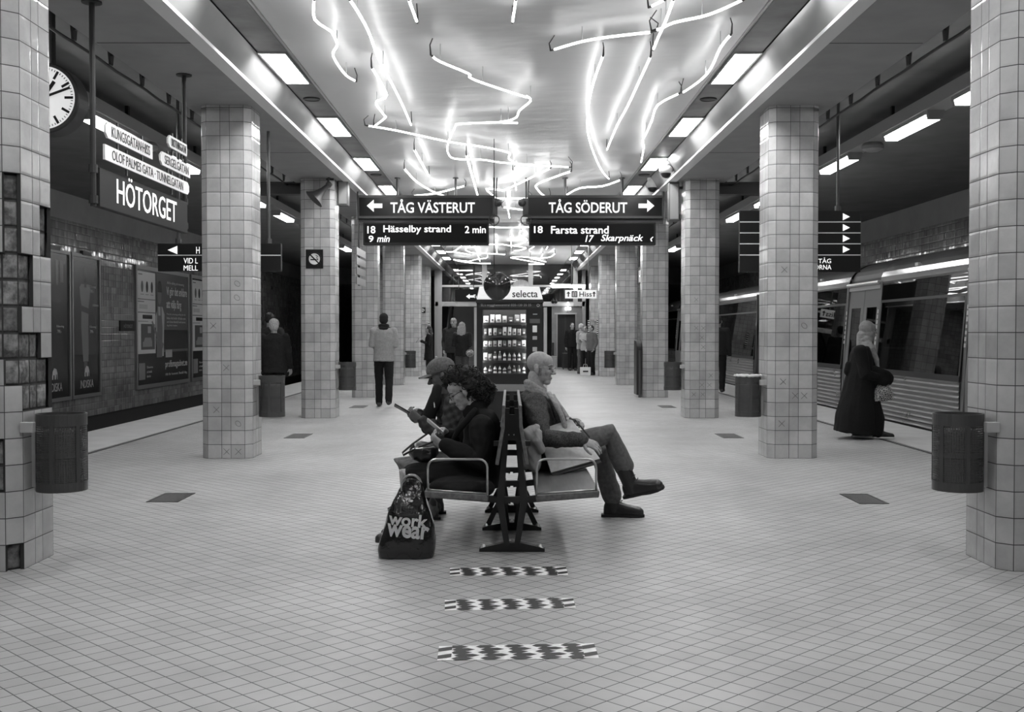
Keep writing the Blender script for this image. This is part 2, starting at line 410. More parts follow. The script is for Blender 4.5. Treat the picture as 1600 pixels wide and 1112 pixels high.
struct('trim_screen_transom', q, M_['white'])
# escalator (dark flight of steps rising away) behind the screen
e = thing('escalator', 'dark escalator rising behind the glass screen at the platform end', 'escalator', (-2.0, YE + 1, 0))
q = MB()
for i in range(16): q.box((-2.5, YE + 1 + i*.36, i*.2), (-1.45, YE + 1 + (i+1)*.36, i*.2 + .2))
obj('steps', q, mat('escalator_steps', .2, .5, .3), e)
for x in (-2.62, -1.38):
    q = MB(); q.prism([(YE + .7, 0), (YE + .7, .95), (YE + 1.4, 1.05), (YE + 6.8, 4.0), (YE + 6.8, 3.0), (YE + 1.2, 0)], 'x', x - .05, x + .05); obj('balustrade', q, mat('balustrade_steel', .35, .3, .8), e)
    q = MB(); q.tube([(x, YE + 5.65, .6), (x, YE + 5.6, .9), (x, YE + .75, 1.02), (x, YE + 1.4, 1.12), (x, YE + 6.8, 4.05)], .05); obj('handrail', q, M_['black'], e)
sg = thing('escalator_sign', 'black hanging sign with white arrow above the escalator', 'sign', (-1.7, YE - .4, 2.6))
a = P(711, 452, YE - .4); b2 = P(746, 470, YE - .4)
q = MB(); q.box((a.x, YE - .44, b2.z), (b2.x, YE - .38, a.z)); obj('board', q, M_['sign'], sg)
q = MB(); 
for x in (a.x + .15, b2.x - .15): q.tube([(x, YE - .4, a.z), (x, YE - .4, 4.07)], .015, 6)
obj('hanger', q, M_['pipe'], sg)
c = P(735, 463, YE - .45); q = MB(); q.prism([(c.x-.17, c.z), (c.x-.03, c.z+.1), (c.x-.03, c.z+.04), (c.x+.15, c.z+.04), (c.x+.15, c.z-.04), (c.x-.03, c.z-.04), (c.x-.03, c.z-.1)], 'y', YE-.449, YE-.44); obj('arrow', q, M_['letter'], sg)
text('lettering', 'Tu', P(743, 463, YE - .442), .16, .14, M_['letter'], sg)
# lift front, right of the vending machine
lf = thing('lift', 'steel lift front with open dark doorway at the platform end', 'lift', (2.2, YE + .3, 0))
x0, x1 = P(866, 500, YE + .3).x, 2.95
dx0, dx1 = P(871, 500, YE + .3).x, P(899, 500, YE + .3).x; dz = P(871, 491, YE + .3).z
q = MB(); q.box((x0 - .1, YE + .25, 0), (dx0, YE + .4, 2.42)); q.box((dx1, YE + .25, 0), (x1, YE + .4, 2.42)); q.box((dx0, YE + .25, dz), (dx1, YE + .4, 2.42)); obj('front_panel', q, mat('lift_steel', .3, .3, .7, .5, .15, 3), lf)
q = MB(); q.box((dx0 - .12, YE + .2, dz), (dx1 + .05, YE + .25, dz + .06)); q.box((dx0 - .03, YE + .22, 0), (dx0, YE + .25, dz)); q.box((dx1, YE + .22, 0), (dx1 + .03, YE + .25, dz)); obj('door_frame', q, M_['steel'], lf)
q = MB(); q.box((dx0, YE + .5, 0), (dx1, YE + .55, dz)); obj('lift_door', q, M_['black'], lf)
xm = P(884, 500, YE + .3).x; q = MB(); q.box((xm - .03, YE + .46, 0), (xm + .03, YE + .5, dz)); obj('door_post', q, M_['dark'], lf)
q = MB(); c = P(864, 545, YE + .2); q.box((c.x - .04, YE + .18, c.z - .25), (c.x + .04, YE + .25, c.z + .25)); obj('call_panel', q, M_['black'], lf)
fl = thing('strip_light', 'bright fluorescent strip light above the lift doorway', 'lamp', (P(890, 447, YE - .3).x, YE - .3, P(890, 447, YE - .3).z))
for (u0, u1) in ((863, 897), (901, 914)):
    a, b2 = P(u0, 449, YE - .3), P(u1, 445, YE - .3); q = MB(); q.box((a.x, YE - .36, a.z), (b2.x, YE - .24, b2.z)); obj('tube', q, M_['tlamp'], fl)
a, b2 = P(861, 444.6, YE - .3), P(915, 443, YE - .3); q = MB(); q.box((a.x, YE - .37, a.z), (b2.x, YE - .1, b2.z)); obj('housing', q, M_['steel'], fl)
c = P(887.5, 482, YE - .15); xl = tag(obj('exit_lamp', MB().cbox(c, (.24, .08, .11)).box((c.x - .02, c.y - .02, c.z + .04), (c.x + .02, c.y + .1, 2.6)), emat('exit_lamp', 1, 1.5), bevel=.03, loc=c), 'small bright exit lamp over the lift doorway', 'lamp')
for k, px in enumerate((864, 868.5)):
    c = P(px, 471, YE - .2); q = MB(); q.ell(c, (.07, .07, .08)); q.tube([c + V((0, 0, .06)), c + V((0, 0, .12))], .03, 8)
    tag(obj('camera_dome', q, M_['black'], smooth=True, loc=c), 'tiny black camera dome by the transom, one of a twin pair beside the lift', 'camera', 'twin camera domes by the lift')
c = P(865, 563, YE - .3); q = MB(); q.box((c.x - .13, YE - .4, 0), (c.x + .13, YE - .15, .42)); q.box((c.x - .15, YE - .42, .42), (c.x + .15, YE - .13, .46))
tag(obj('salt_box', q, M_['mid'], bevel=.02, loc=(c.x, YE - .3, 0)), 'pale low box standing beside the lift doorway', 'box')
for s, (u0, u1, v0, v1), lab in ((1, (920, 934, 500, 523), 'hazard striped frame on the end wall beside the lift'), (-1, (656, 670, 505, 526), 'hazard striped frame on the end wall beside the escalator')):
    a, b2 = P(u0, v0, 40.1), P(u1, v1, 40.1); q = MB(); mi = 0
    def bar(p0, p1, wd):
        n = 7
        for i in range(n):
            c0, c1 = p0.lerp(p1, i / n), p0.lerp(p1, (i + .5) / n)
            for (e0, e1, m2) in ((c0, c1, 0), (c1, p0.lerp(p1, (i + 1) / n), 1)):
                k = len(q.f); q.box((min(e0.x, e1.x) - (wd if abs(e0.x-e1.x) < .01 else 0), 40.14, min(e0.z, e1.z) - (wd if abs(e0.z-e1.z) < .01 else 0)), (max(e0.x, e1.x) + (wd if abs(e0.x-e1.x) < .01 else 0), 40.18, max(e0.z, e1.z) + (wd if abs(e0.z-e1.z) < .01 else 0)))
                if m2:
                    for kk in range(k, len(q.f)): q.mi[kk] = 1
    A, B, C, D = a, V((b2.x, 0, a.z)), b2, V((a.x, 0, b2.z))
    for p0, p1 in ((A, B), (B, C), (C, D), (D, A)): bar(V((p0.x, 0, p0.z)), V((p1.x, 0, p1.z)), .035)
    tag(obj('striped_frame', q, [M_['black'], M_['white']], loc=(a.x, 40.16, b2.z)), lab, 'frame')

hl = thing('ceiling_light', 'dim square ceiling light in the hall behind the glass screen', 'ceiling light', (-1.9, YE + 3.5, 4.03))  # added lamp, not a known fitting: brightens the dark escalator hall
q = MB(); q.box((-2.2, YE + 3.2, 4.03), (-1.6, YE + 3.8, 4.05)); obj('diffuser', q, emat('hall_fill_lamp', 1, 1.2), hl)
q = MB(); q.box((-2.25, YE + 3.15, 4.035), (-1.55, YE + 3.85, 4.05)); obj('frame', q, M_['steel'], hl)
# ================================================================= pillars
TP = .1525
def columns():
    h, c = PH, PC; fl = h - c; br = [-fl, -fl + TP, fl - TP, fl]
    cols = []
    # counter-clockwise from the face towards the camera (-Y), seen from above
    for r in range(4):
        R4 = Matrix.Rotation(r * math.pi / 2, 3, 'Z')
        for i in range(3): cols.append((R4 @ V((br[i], -h, 0)), R4 @ V((br[i+1], -h, 0))))
        cols.append((R4 @ V((fl, -h, 0)), R4 @ V((h, -fl, 0))))
    return cols
PCOLS = columns()      # 0-2 camera face, 3 chamfer, 4-6 +X face, 7, 8-10 far face, 11, 12-14 -X face, 15 chamfer
def pillar_mesh():
    q = MB(); H = Z_SOF
    for k, (a, b) in enumerate(PCOLS):
        q.face([a, b, b + V((0, 0, H)), a + V((0, 0, H))], [(k, 0), (k + 1, 0), (k + 1, H / TP), (k, H / TP)])
    return q
pm = pillar_mesh().mesh('pillar'); pm.materials.append(m_pil)
m_mark = mat('pencil_marks', .1, .8)
def marks(root, side_y, lst):
    """pencil crosses and rings on the camera face: (column 0-2, row, kind)"""
    q = MB(); h = PH; fl = PH - PC; cx = [-fl + TP/2, 0, fl - TP/2]
    for c, r, kind in lst:
        x, z, y = cx[c] + RN.uniform(-.02, .02), (r + .5) * TP, -h - .0015
        if kind == 'x':
            for sgn in (1, -1): q.tube([(x - .03, y, z - .035 * sgn), (x + .035, y, z + .03 * sgn)], .0022, 4)
        else: q.ring((x, y, z), .035, .0022, (0, 1, 0), 14, 4, .7)
    for i in range(len(q.v)): q.v[i] = q.v[i] + root.location
    o = obj('pencil_mark', q, m_mark, root); o['kind'] = 'stuff'; o['label'] = 'pencil crosses and rings on the tiles'
plab = {-1: ['white tiled pillar on the poster side, tiles broken away to bare brick', 'white tiled pillar with pencilled rings beside the station name sign', 'white tiled pillar carrying the no smoking sign and horn loudspeaker',
             'white tiled pillar the man in the beanie is walking towards', 'fifth white tiled pillar on the poster side, behind the beanie man', 'last white tiled pillar on the poster side before the escalator'],
        1: ['intact white tiled pillar beside the large perforated bin, train side', 'white tiled pillar hiding the middle of the four-arrow sign', 'white tiled pillar with many pencilled crosses, train side',
            'white tiled pillar with a rounded black panel at its side', 'fifth white tiled pillar on the train side, with a small bin', 'last white tiled pillar on the train side, beside the lift sign']}
MISSING = {3: [0] + list(range(7, 15)), 4: [6, 7, 8, 10, 11], 5: [6, 7, 8], 6: [6, 7, 12, 13], 2: [3, 4, 8, 9, 10, 11]}
m_brick = tiles('bare_brick', None, None, gw=.07, val=.2, var=.35, grout=.035, rough=.9, pillow=1.0, dirt=.75, dscale=14.0, wob=.5)
for s in (-1, 1):
    for i, y in enumerate(PIL_Y):
        loc = V((s * X_PIL, y, 0))
        if s < 0 and i == 0:
            t = thing('pillar', plab[s][i], 'pillar', loc)
            q = MB(); H = Z_SOF; core = MB()
            for k, (a, b) in enumerate(PCOLS):
                nrm = (b - a).cross(V((0, 0, 1))).normalized()
                for r in range(int(H / TP) + 1):
                    if r in MISSING.get(k, []): continue
                    z0, z1 = r * TP, min(H, (r + 1) * TP)
                    A, B = a + V((0, 0, z0)), b + V((0, 0, z0)); C, D = b + V((0, 0, z1)), a + V((0, 0, z1)); bk = -nrm * .022
                    q.face([A, B, C, D], [(k, r), (k+1, r), (k+1, r + (z1-z0)/TP), (k, r + (z1-z0)/TP)])
                    for e0, e1 in ((A, B), (B, C), (C, D), (D, A)): q.face([e1, e0, e0 + bk, e1 + bk], [(k+.003, r+.003)] * 4)
            for i2 in range(len(q.v)): q.v[i2] = q.v[i2] + loc
            obj('tile_cladding', q, m_pil, t)
            # rough brick core, courses cut as grooves
            sc_ = (PH - .02) / PH
            poly = [a * sc_ for k, (a, b) in enumerate(PCOLS)]
            nb = 20
            for k in range(len(poly)):
                a, b = poly[k], poly[(k + 1) % len(poly)]; nrm = (b - a).cross(V((0, 0, 1))).normalized()
                a2, b2 = a, b
                for r in range(26):
                    z0, z1 = r * TP, min(H, (r + 1) * TP) ; jj = [V((0, 0, 0)), nrm * -.008]
                    sub = 3
                    for u in range(sub):
                        for v_ in range(sub):
                            pts = []; uvs = []
                            for (uu, vv) in ((u, v_), (u+1, v_), (u+1, v_+1), (u, v_+1)):
                                p = a.lerp(b, uu / sub) + V((0, 0, z0 + (z1 - z0) * vv / sub))
                                on = uu in (0, sub) or vv in (0, sub)
                                p += nrm * (-.010 if on else .006 * noise.noise(p * 17) + .004 * noise.noise(p * 60))
                                pts.append(p + loc); uvs.append((k + uu/sub, r + vv/sub))
                            core.face(pts, uvs)
            o = obj('brick_core', core, m_brick, t); o['label'] = 'bare rough brick where tiles have fallen'
        else:
            t = thing('pillar', plab[s][i], 'pillar', loc)
            o = bpy.data.objects.new('tile_cladding', pm); COL.objects.link(o); o.parent = t
        if s < 0 and i == 1: marks(t, 0, [(2, 11, 'o'), (2, 12, 'o'), (0, 3, 'x'), (1, 0, 'x'), (2, 0, 'x'), (2, 2, 'o'), (0, 9, 'x'), (1, 6, 'x')])
        if s > 0 and i == 1: marks(t, 0, [(0, 5, 'x'), (1, 4, 'x'), (2, 4, 'x'), (0, 2, 'x'), (2, 9, 'o'), (0, 13, 'x')])
        if s > 0 and i == 2: marks(t, 0, [(1, 9, 'x'), (1, 8, 'x'), (0, 12, 'x'), (0, 9, 'x'), (1, 7, 'x'), (2, 4, 'x'), (1, 3, 'x'), (2, 3, 'x'), (1, 2, 'x'), (0, 2, 'x')])
# ================================================================= litter bins on the pillars
def perforated():
    m, nt, b = nodes('perforated_steel')
    b.inputs['Base Color'].default_value = g4(.085); b.inputs['Roughness'].default_value = .45; b.inputs['Metallic'].default_value = .4
    tc = nt.nodes.new('ShaderNodeTexCoord'); sp = nn(nt, 'ShaderNodeSeparateXYZ', Vector=tc.outputs['UV'])
    def hole(a):
        f = ma(nt, 'FRACT', a); return ma(nt, 'MULTIPLY', ma(nt, 'GREATER_THAN', f, .24), ma(nt, 'LESS_THAN', f, .76))
    k = ma(nt, 'MULTIPLY', hole(sp.outputs[0]), hole(sp.outputs[1]))
    tr = nt.nodes.new('ShaderNodeBsdfTransparent'); mx = nt.nodes.new('ShaderNodeMixShader')
    nt.links.new(k, mx.inputs[0]); nt.links.new(b.outputs[0], mx.inputs[1]); nt.links.new(tr.outputs[0], mx.inputs[2])
    nt.links.new(mx.outputs[0], nt.nodes['Material Output'].inputs[0]); return m
m_perf = perforated(); m_bin = mat('bin_steel', .08, .4, .4)
def make_bin(label):
    """origin: middle of the back edge at the bottom; the bin stands out towards +X from a pillar's +X face"""
    t = thing('litter_bin', label, 'litter bin', (0, 0, 0))
    r, cx, H = .14, .165, .455; n = 40
    def cyl(z0, z1, mi=0, rr=r):
        q = MB()
        for j in range(n):
            a0, a1 = 2*math.pi*j/n, 2*math.pi*(j+1)/n
            p0, p1 = V((cx + rr*math.cos(a0), rr*math.sin(a0), 0)), V((cx + rr*math.cos(a1), rr*math.sin(a1), 0))
            q.face([p0 + V((0,0,z0)), p1 + V((0,0,z0)), p1 + V((0,0,z1)), p0 + V((0,0,z1))], [(j*1.6, z0/.0135), ((j+1)*1.6, z0/.0135), ((j+1)*1.6, z1/.0135), (j*1.6, z1/.0135)])
        return q
    obj('mesh_body', cyl(.055, .385), m_perf, t, True)
    for nm, z0, z1 in (('top_band', .385, H), ('bottom_band', 0, .055)):
        q = MB()
        prof = [(r + .004, z0), (r + .004, z1), (r - .006, z1), (r - .006, z0)]
        for j in range(n):
            a0, a1 = 2*math.pi*j/n, 2*math.pi*(j+1)/n
            for k in range(4):
                (r0, h0), (r1, h1) = prof[k], prof[(k+1) % 4]
                q.face([(cx + r0*math.cos(a0), r0*math.sin(a0), h0), (cx + r0*math.cos(a1), r0*math.sin(a1), h0), (cx + r1*math.cos(a1), r1*math.sin(a1), h1), (cx + r1*math.cos(a0), r1*math.sin(a0), h1)])
        if z0 == 0: q.face([(cx + (r-.004)*math.cos(2*math.pi*j/n), (r-.004)*math.sin(2*math.pi*j/n), .008) for j in range(n)])
        obj(nm, q, m_bin, t)
    q = cyl(.2, .225, 0, r + .002)
    for a in (0, 2.09, 4.19, math.pi, 5.2, 1.05): q.box((-.012, -.001, .05), (.012, .004, .39), Matrix.Translation((cx, 0, 0)) @ Matrix.Rotation(a, 4, 'Z') @ Matrix.Translation((0, r, 0)))
    obj('frame', q, m_bin, t)
    q = MB(); 
    rings = []
    for k in range(9):
        z = .02 + k*.042; rr = r*.82*(1 + .06*math.sin(k*2.3)); rings.append(((cx, 0, z), (rr, 0, 0), (0, rr*.96, 0)))
    q.loft(rings, 20); 
    for i in range(len(q.v)): q.v[i] = q.v[i] + V((noise.noise(q.v[i]*25)*.012, noise.noise(q.v[i]*25 + V((9, 0, 0)))*.012, 0))
    o = obj('liner_bag', q, mat('grey_liner_bag', .13, .35, 0, .5, .3, 12), t, True); o['label'] = 'grey plastic liner bag seen through the holes'
    q = MB(); q.box((-.006, -r - .035, .355), (.07, -r + .01, .415)); q.box((-.006, -.03, .02), (.03, .03, .4)); obj('bracket', q, M_['mid'], t, bevel=.004)
    return t
BZ = .44
bins = [(-1, 0, 'large dark perforated litter bin on the pillar with broken tiles'), (1, 0, 'large perforated litter bin beside the intact tiled pillar, train side'),
        (-1, 1, 'litter bin on the pillar with pencilled rings, in front of the grey-haired person'), (1, 1, 'litter bin with pale liner edge, near the woman in the headscarf'),
        (-1, 2, 'litter bin on the no smoking sign pillar'), (1, 2, 'litter bin on the pillar with many pencilled crosses'),
        (-1, 4, 'small distant litter bin on the poster side, behind the phone users'), (1, 4, 'small distant litter bin on the train side, near the lift')]
proto = None
for s, i, lab in bins:
    loc = (s * X_PIN, PIL_Y[i] - (.06 if i == 0 else .0), BZ); rz = 0 if s < 0 else math.pi
    if proto is None: proto = make_bin(lab); proto['group'] = 'litter bins on the pillars'; proto.location = loc
    else:
        d = dup(proto, loc, lab, 0, 'litter bins on the pillars')
        if s > 0: d.scale = (-1, 1, 1)
        if s > 0 and i == 1:
            q = MB(); pts = []
            for j in range(41):
                an = 2*math.pi*j/40; pts.append(V((.165 + (.146 + .012*noise.noise(V((j*.9, 0, 0))))*math.cos(an), (.146 + .012*noise.noise(V((j*.9, 3, 0))))*math.sin(an), .455 + .012*noise.noise(V((j*1.3, 7, 0))))))
            q.tube(pts, .013, 6, False); lo = link('liner_edge', q.mesh('liner_edge'), mat('pale_liner', .6, .4), d, True)
# pale crumpled liner edge on one bin
# ---- fittings on the pillars
y3 = PIL_Y[2] - PH
a, b2 = P(478, 389, y3), P(505, 420, y3)
t = thing('no_smoking_sign', 'square black no smoking sign on the tiled pillar below the horn', 'sign', ((a.x + b2.x)/2, y3, (a.z + b2.z)/2))
cx, cz, hw = (a.x + b2.x)/2, (a.z + b2.z)/2, (b2.x - a.x)/2
q = MB(); q.box((cx - hw, y3 - .015, cz - hw*1.1), (cx + hw, y3, cz + hw*1.1)); obj('plate', q, M_['sign'], t)
def nosmoke(t, cx, cz, y, R0):
    q = MB(); q.disc((cx, y - .001, cz), R0, (0, -1, 0), 32); obj('roundel', q, M_['white'], t)
    q = MB(); q.ring((cx, y - .002, cz), R0*.9, R0*.1, (0, 1, 0), 32); M = Matrix.Translation((cx, y - .002, cz)) @ Matrix.Rotation(math.radians(45), 4, 'Y'); q.box((-R0*.9, -.002, -R0*.09), (R0*.9, .001, R0*.09), M); obj('prohibition_ring', q, M_['sign'], t)
    q = MB(); q.box((cx - R0*.55, y - .004, cz - R0*.18), (cx + R0*.3, y - .001, cz - R0*.02)); q.box((cx + R0*.36, y - .004, cz - R0*.18), (cx + R0*.52, y - .001, cz - R0*.02))
    q.tube([(cx + R0*.45, y - .003, cz + R0*.02), (cx + R0*.3, y - .003, cz + R0*.2), (cx + R0*.5, y - .003, cz + R0*.35), (cx + R0*.2, y - .003, cz + R0*.5)], R0*.05, 5); obj('cigarette', q, M_['sign'], t)
nosmoke(t, cx, cz, y3 - .015, hw*.82)
c = P(660.5, 484.5, 40.1); t = thing('no_smoking_sign', 'tiny no smoking sign on the end wall beside the escalator', 'sign', c)
q = MB(); q.box((c.x - .1, 40.13, c.z - .1), (c.x + .1, 40.18, c.z + .1)); obj('plate', q, M_['sign'], t); nosmoke(t, c.x, c.z, 40.13, .08)
# horn loudspeaker and terminal box on the no smoking pillar
yh = y3 - .12; hm = P(492, 312, yh); ht = P(512, 290, yh)
t = thing('horn_loudspeaker', 'grey horn loudspeaker at the top of the no smoking pillar', 'loudspeaker', ht)
d = (hm - ht); d.y -= .08; q = MB(); pts = [ht, ht + d*.35, ht + d*.7, ht + d*.95, ht + d]; q.tube(pts, 0, 20, False, [.035, .05, .09, .15, .17]); q.tube([ht - d*.2, ht], .05, 12); obj('horn', q, mat('horn_grey', .09, .45), t, True)
q = MB(); q.tube([ht + V((0, 0, 0)), ht + V((.02, .0, .14)), ht + V((.02, .13, .14))], .018, 8); q.cbox(ht + V((.02, .11, .14)), (.12, .03, .08)); obj('bracket', q, M_['dark'], t)
for s, pxs, lab in ((-1, (529, 545, 282, 322), 'tall grey terminal box beside the horn loudspeaker pillar'), (1, (1044, 1060, 286, 346), 'tall dark terminal box beside the pillar with pencilled crosses')):
    yb = PIL_Y[2] + .1; a, b2 = P(pxs[0], pxs[2], yb), P(pxs[1], pxs[3], yb); 
    x0, x1 = (a.x, b2.x)
    t = thing('terminal_box', lab, 'box', ((x0 + x1)/2, yb, (a.z + b2.z)/2))
    q = MB(); q.box((x0, yb - .1, b2.z), (x1, yb + .1, a.z)); obj('housing', q, mat('terminal_grey', .1, .45), t, bevel=.01)
    q = MB(); q.box((min(x0, x1) + .02, yb - .112, b2.z + .03), (max(x0, x1) - .02, yb - .1, a.z - .03)); obj('cover', q, M_['grey'], t)
    q = MB(); xi = s * X_PIN; q.box((min(xi, x0, x1), yb - .03, a.z - .1), (max(xi, x0), yb + .03, a.z - .06)); q.tube([((x0+x1)/2, yb, a.z), ((x0+x1)/2, yb, Z_SOF)], .02, 8); obj('mounting_arm', q, M_['dark'], t)
# rounded black panel on the fourth pillar, train side
yb = PIL_Y[3] - .05; c = P(995, 583, yb)
t = thing('information_panel', 'narrow black panel with rounded top standing against the train-side pillar', 'panel', (X_PIN - .06, yb, 0))
q = MB(); prof = [(PIL_Y[3] - .26, .05), (PIL_Y[3] - .26, 1.05)] + [(PIL_Y[3] - .26 + .2*(1 - math.cos(k*math.pi/12)), 1.05 + .16*math.sin(k*math.pi/12)) for k in range(1, 7)] + [(PIL_Y[3] + .24, 1.21), (PIL_Y[3] + .24, .05)]
q.prism(prof, 'x', X_PIN - .13, X_PIN - .02); obj('board', q, M_['black'], t, bevel=.01)
q = MB(); q.tube([(X_PIN - .06, yb - .2, 0), (X_PIN - .06, yb - .2, 1.0)], .03, 10); obj('post', q, M_['pipe'], t)
q = MB(); q.box((X_PIN - .02, yb, .4), (X_PIN, yb + .06, .46)); obj('bracket', q, M_['dark'], t)
# ================================================================= recessed lamps, neon, track lamps
ORD = ['first', 'second', 'third', 'fourth', 'fifth', 'sixth', 'seventh', 'eighth', 'ninth', 'tenth', 'eleventh', 'twelfth', 'thirteenth', 'fourteenth', 'fifteenth', 'sixteenth']
def make_lamp():
    t = thing('ceiling_light', 'x', 'ceiling light', (0, 0, 0))
    q = MB(); q.box((-.118, -.62, .0), (.118, .62, .012)); obj('diffuser', q, M_['lamp'], t)
    q = MB()
    for (x0, x1, y0, y1) in ((-.14, -.118, -.65, .65), (.118, .14, -.65, .65), (-.118, .118, -.65, -.62), (-.118, .118, .62, .65)): q.box((x0, y0, -.008), (x1, y1, .014))
    obj('frame', q, M_['steel'], t); return t
lp = make_lamp(); first = True
ys = [11.15 + 3.13 * k for k in range(10)]
for s, nm in ((-1, 'poster-side'), (1, 'train-side')):
    for k, y in enumerate([1.76, 4.89, 8.02] + ys):
        i = k - 3
        lab = f'bright recessed ceiling light, {ORD[i]} along the {nm} lamp strip' if i >= 0 else f'recessed ceiling light behind the camera end, {ORD[k]} of three on the {nm} strip'
        loc = (s * 2.285, y, Z_NEON - .012)
        if first: lp.location = loc; lp['label'] = lab; lp['group'] = 'recessed lights of the platform ceiling'; first = False
        else: dup(lp, loc, lab, 0, 'recessed lights of the platform ceiling')
for s, nm, yy in ((-1, 'poster side', 12.6), (1, 'train side', 12.6), (1, 'train side', 18.6), (-1, 'poster side', 18.6)):
    c = V((s * 2.285, yy, Z_NEON)); q = MB(); q.tube([c + V((0, 0, -.012)), c + V((0, 0, .02))], .085, 24); q.ring(c + V((0, 0, -.008)), .09, .01, (0, 0, 1))
    tag(obj('ceiling_speaker', q, M_['black'], loc=c), f'round black ceiling speaker after the {"first" if yy < 15 else "third"} light, {nm}', 'speaker')
ZT = Z_NEON - .13
CA = lambda pts: [(380 + x/3.475, y/3.475) for x, y in pts]
CB = lambda pts: [(780 + x/3.474, y/3.474) for x, y in pts]
CC = lambda pts: [(640 + x/5, 360 + y/5) for x, y in pts]
CD = lambda pts: [(540 + x/3.077, 280 + y/3.077) for x, y in pts]
NE = [
 (CA([(385,0),(388,105),(470,165),(490,190),(510,245),(487,290),(510,345),(560,410),(605,437)]), 'wavy neon tube hooking down beside the first poster-side ceiling light'),
 (CA([(580,0),(620,60),(680,170),(720,280),(760,370),(800,440),(860,560),(912,678)]), 'longest straight slanting neon tube over the poster-side half'),
 (CA([(900,0),(942,115)]), 'short neon tube stub entering at the top, slanting'),
 (CA([(1480,0),(1463,115)]), 'short upright neon tube stub entering at the top centre'),
 (CA([(1028,305),(1070,335),(1225,400),(1228,418),(1300,450),(1529,525)]) + CB([(150,522),(170,548),(110,600),(95,635),(50,655),(0,663)]) + CA([(1490,668),(1400,664),(1180,672),(1150,690),(1112,780),(1112,830),(1150,862),(1290,866),(1400,882),(1529,893)]) + CB([(150,893),(375,907)]), 'large looping neon tube bending back on itself at the ceiling centre'),
 (CA([(700,370),(780,515),(730,545),(725,570),(765,625),(770,640),(715,683)]), 'kinked neon tube with a jog beside the longest slanting tube'),
 (CA([(680,683),(830,708),(1120,770),(1290,795),(1440,828),(1440,860),(1485,890),(1475,915)]), 'long shallow neon tube crossing the big loop and hooking at its end'),
 (CA([(930,815),(1008,955)]), 'short slanting neon tube below the long shallow tube'),
 (CA([(877,918),(940,985),(1030,1040),(1105,1068)]), 'curving neon tube dropping behind the westbound sign'),
 (CA([(930,1062),(1040,1050),(1200,1010)]), 'gently rising neon tube just over the westbound sign'),
 (CA([(1212,845),(1242,950),(1275,1068)]), 'steep straight neon tube over the end of the westbound sign'),
 (CA([(1465,925),(1482,1030)]), 'tiny steep neon tube between the two hanging signs'),
 (CB([(275,915),(200,950),(130,985),(30,1030),(0,1030)]) + CA([(1320,1025),(1360,1065),(1375,1080)]), 'neon tube sloping across the gap between the two hanging signs'),
 (CB([(385,932),(330,950),(205,1000),(210,1030),(240,1060),(270,1068)]), 'angular neon tube folding back above the southbound sign'),
 (CB([(370,1055),(440,1020),(560,1010),(655,978)]), 'bent neon tube lying low over the southbound sign'),
 (CB([(563,305),(520,420),(490,540),(478,650),(485,740),(520,850),(560,930),(595,970)]), 'long bow-shaped neon tube over the train-side half'),
 (CB([(945,0),(905,110),(860,210),(838,265)]), 'steep neon tube crossing the upper slanting tubes'),
 (CB([(820,310),(760,440),(695,580),(640,680),(585,812)]), 'straight slanting neon tube beside the bow-shaped one'),
 (CB([(300,268),(450,225),(600,200),(820,175)]), 'slightly arched neon tube ending where two tubes cross'),
 (CB([(855,160),(880,155),(950,122),(1100,90),(1200,55),(1320,0)]), 'neon tube sweeping up towards the train-side edge of the ceiling'),
 (CB([(1255,190),(1200,260),(1160,350),(1120,410),(1060,460),(1000,500)]), 'S-curved neon tube beside the first train-side ceiling light'),
 (CB([(975,508),(860,570),(830,650),(800,720),(780,760),(785,800),(770,880)]), 'crooked neon tube along the train-side lamp strip'),
 (CB([(830,32),(895,0)]), 'stub of a neon tube at the top near the crossing pair'),
 (CD([(720,93),(878,92)]), 'short level neon tube in the gap between the hanging signs'),
 (CD([(760,135),(860,148)]), 'second level neon tube in the gap between the hanging signs'),
 (CD([(772,95),(788,185)]), 'steep neon tube crossing the level ones in the gap between the signs'),
 (CD([(690,230),(790,232),(890,230)]), 'level neon tube between the two departure displays'),
 (CC([(615,110),(720,108),(790,118),(860,108),(905,85),(915,70),(860,30),(870,0)]), 'hook-shaped neon tube between the departure displays'),
 (CC([(790,45),(795,130)]), 'little steep neon tube beside the hook-shaped one'),
 (CC([(790,118),(910,135),(860,155),(815,160)]), 'small folded neon tube under the hook-shaped one'),
 (CC([(675,70),(682,175)]), 'little steep neon tube beside the balloon string'),
 (CC([(285,165),(340,165),(410,120)]), 'bent far neon tube under the westbound display'),
 (CC([(340,165),(475,190)]), 'level far neon tube joining the bent one'),
 (CC([(475,122),(440,140),(445,158),(500,175),(610,180),(745,187)]), 'far neon tube starting in a tight curl'),
 (CC([(510,120),(550,240)]), 'far steep neon tube crossing the curled one'),
 (CC([(610,190),(600,215),(520,225),(460,240),(345,228),(440,248),(540,256),(632,258)]), 'far neon tube folded into a flat wedge, poster side'),
 (CC([(1135,180),(1095,208),(1000,215),(870,205),(790,212),(860,225),(940,240),(1050,262),(930,262)]), 'far neon tube folded into a zigzag, train side'),
 (CC([(945,215),(1000,230),(1065,245)]), 'short far neon tube across the zigzag'),
 (CC([(1040,180),(1030,210)]), 'tiny far neon tube above the zigzag'),
 (CC([(1080,125),(1065,150)]), 'tiny far neon tube under the southbound display'),
 (CC([(975,125),(935,150),(945,165)]), 'tiny kinked far neon tube under the southbound display'),
]
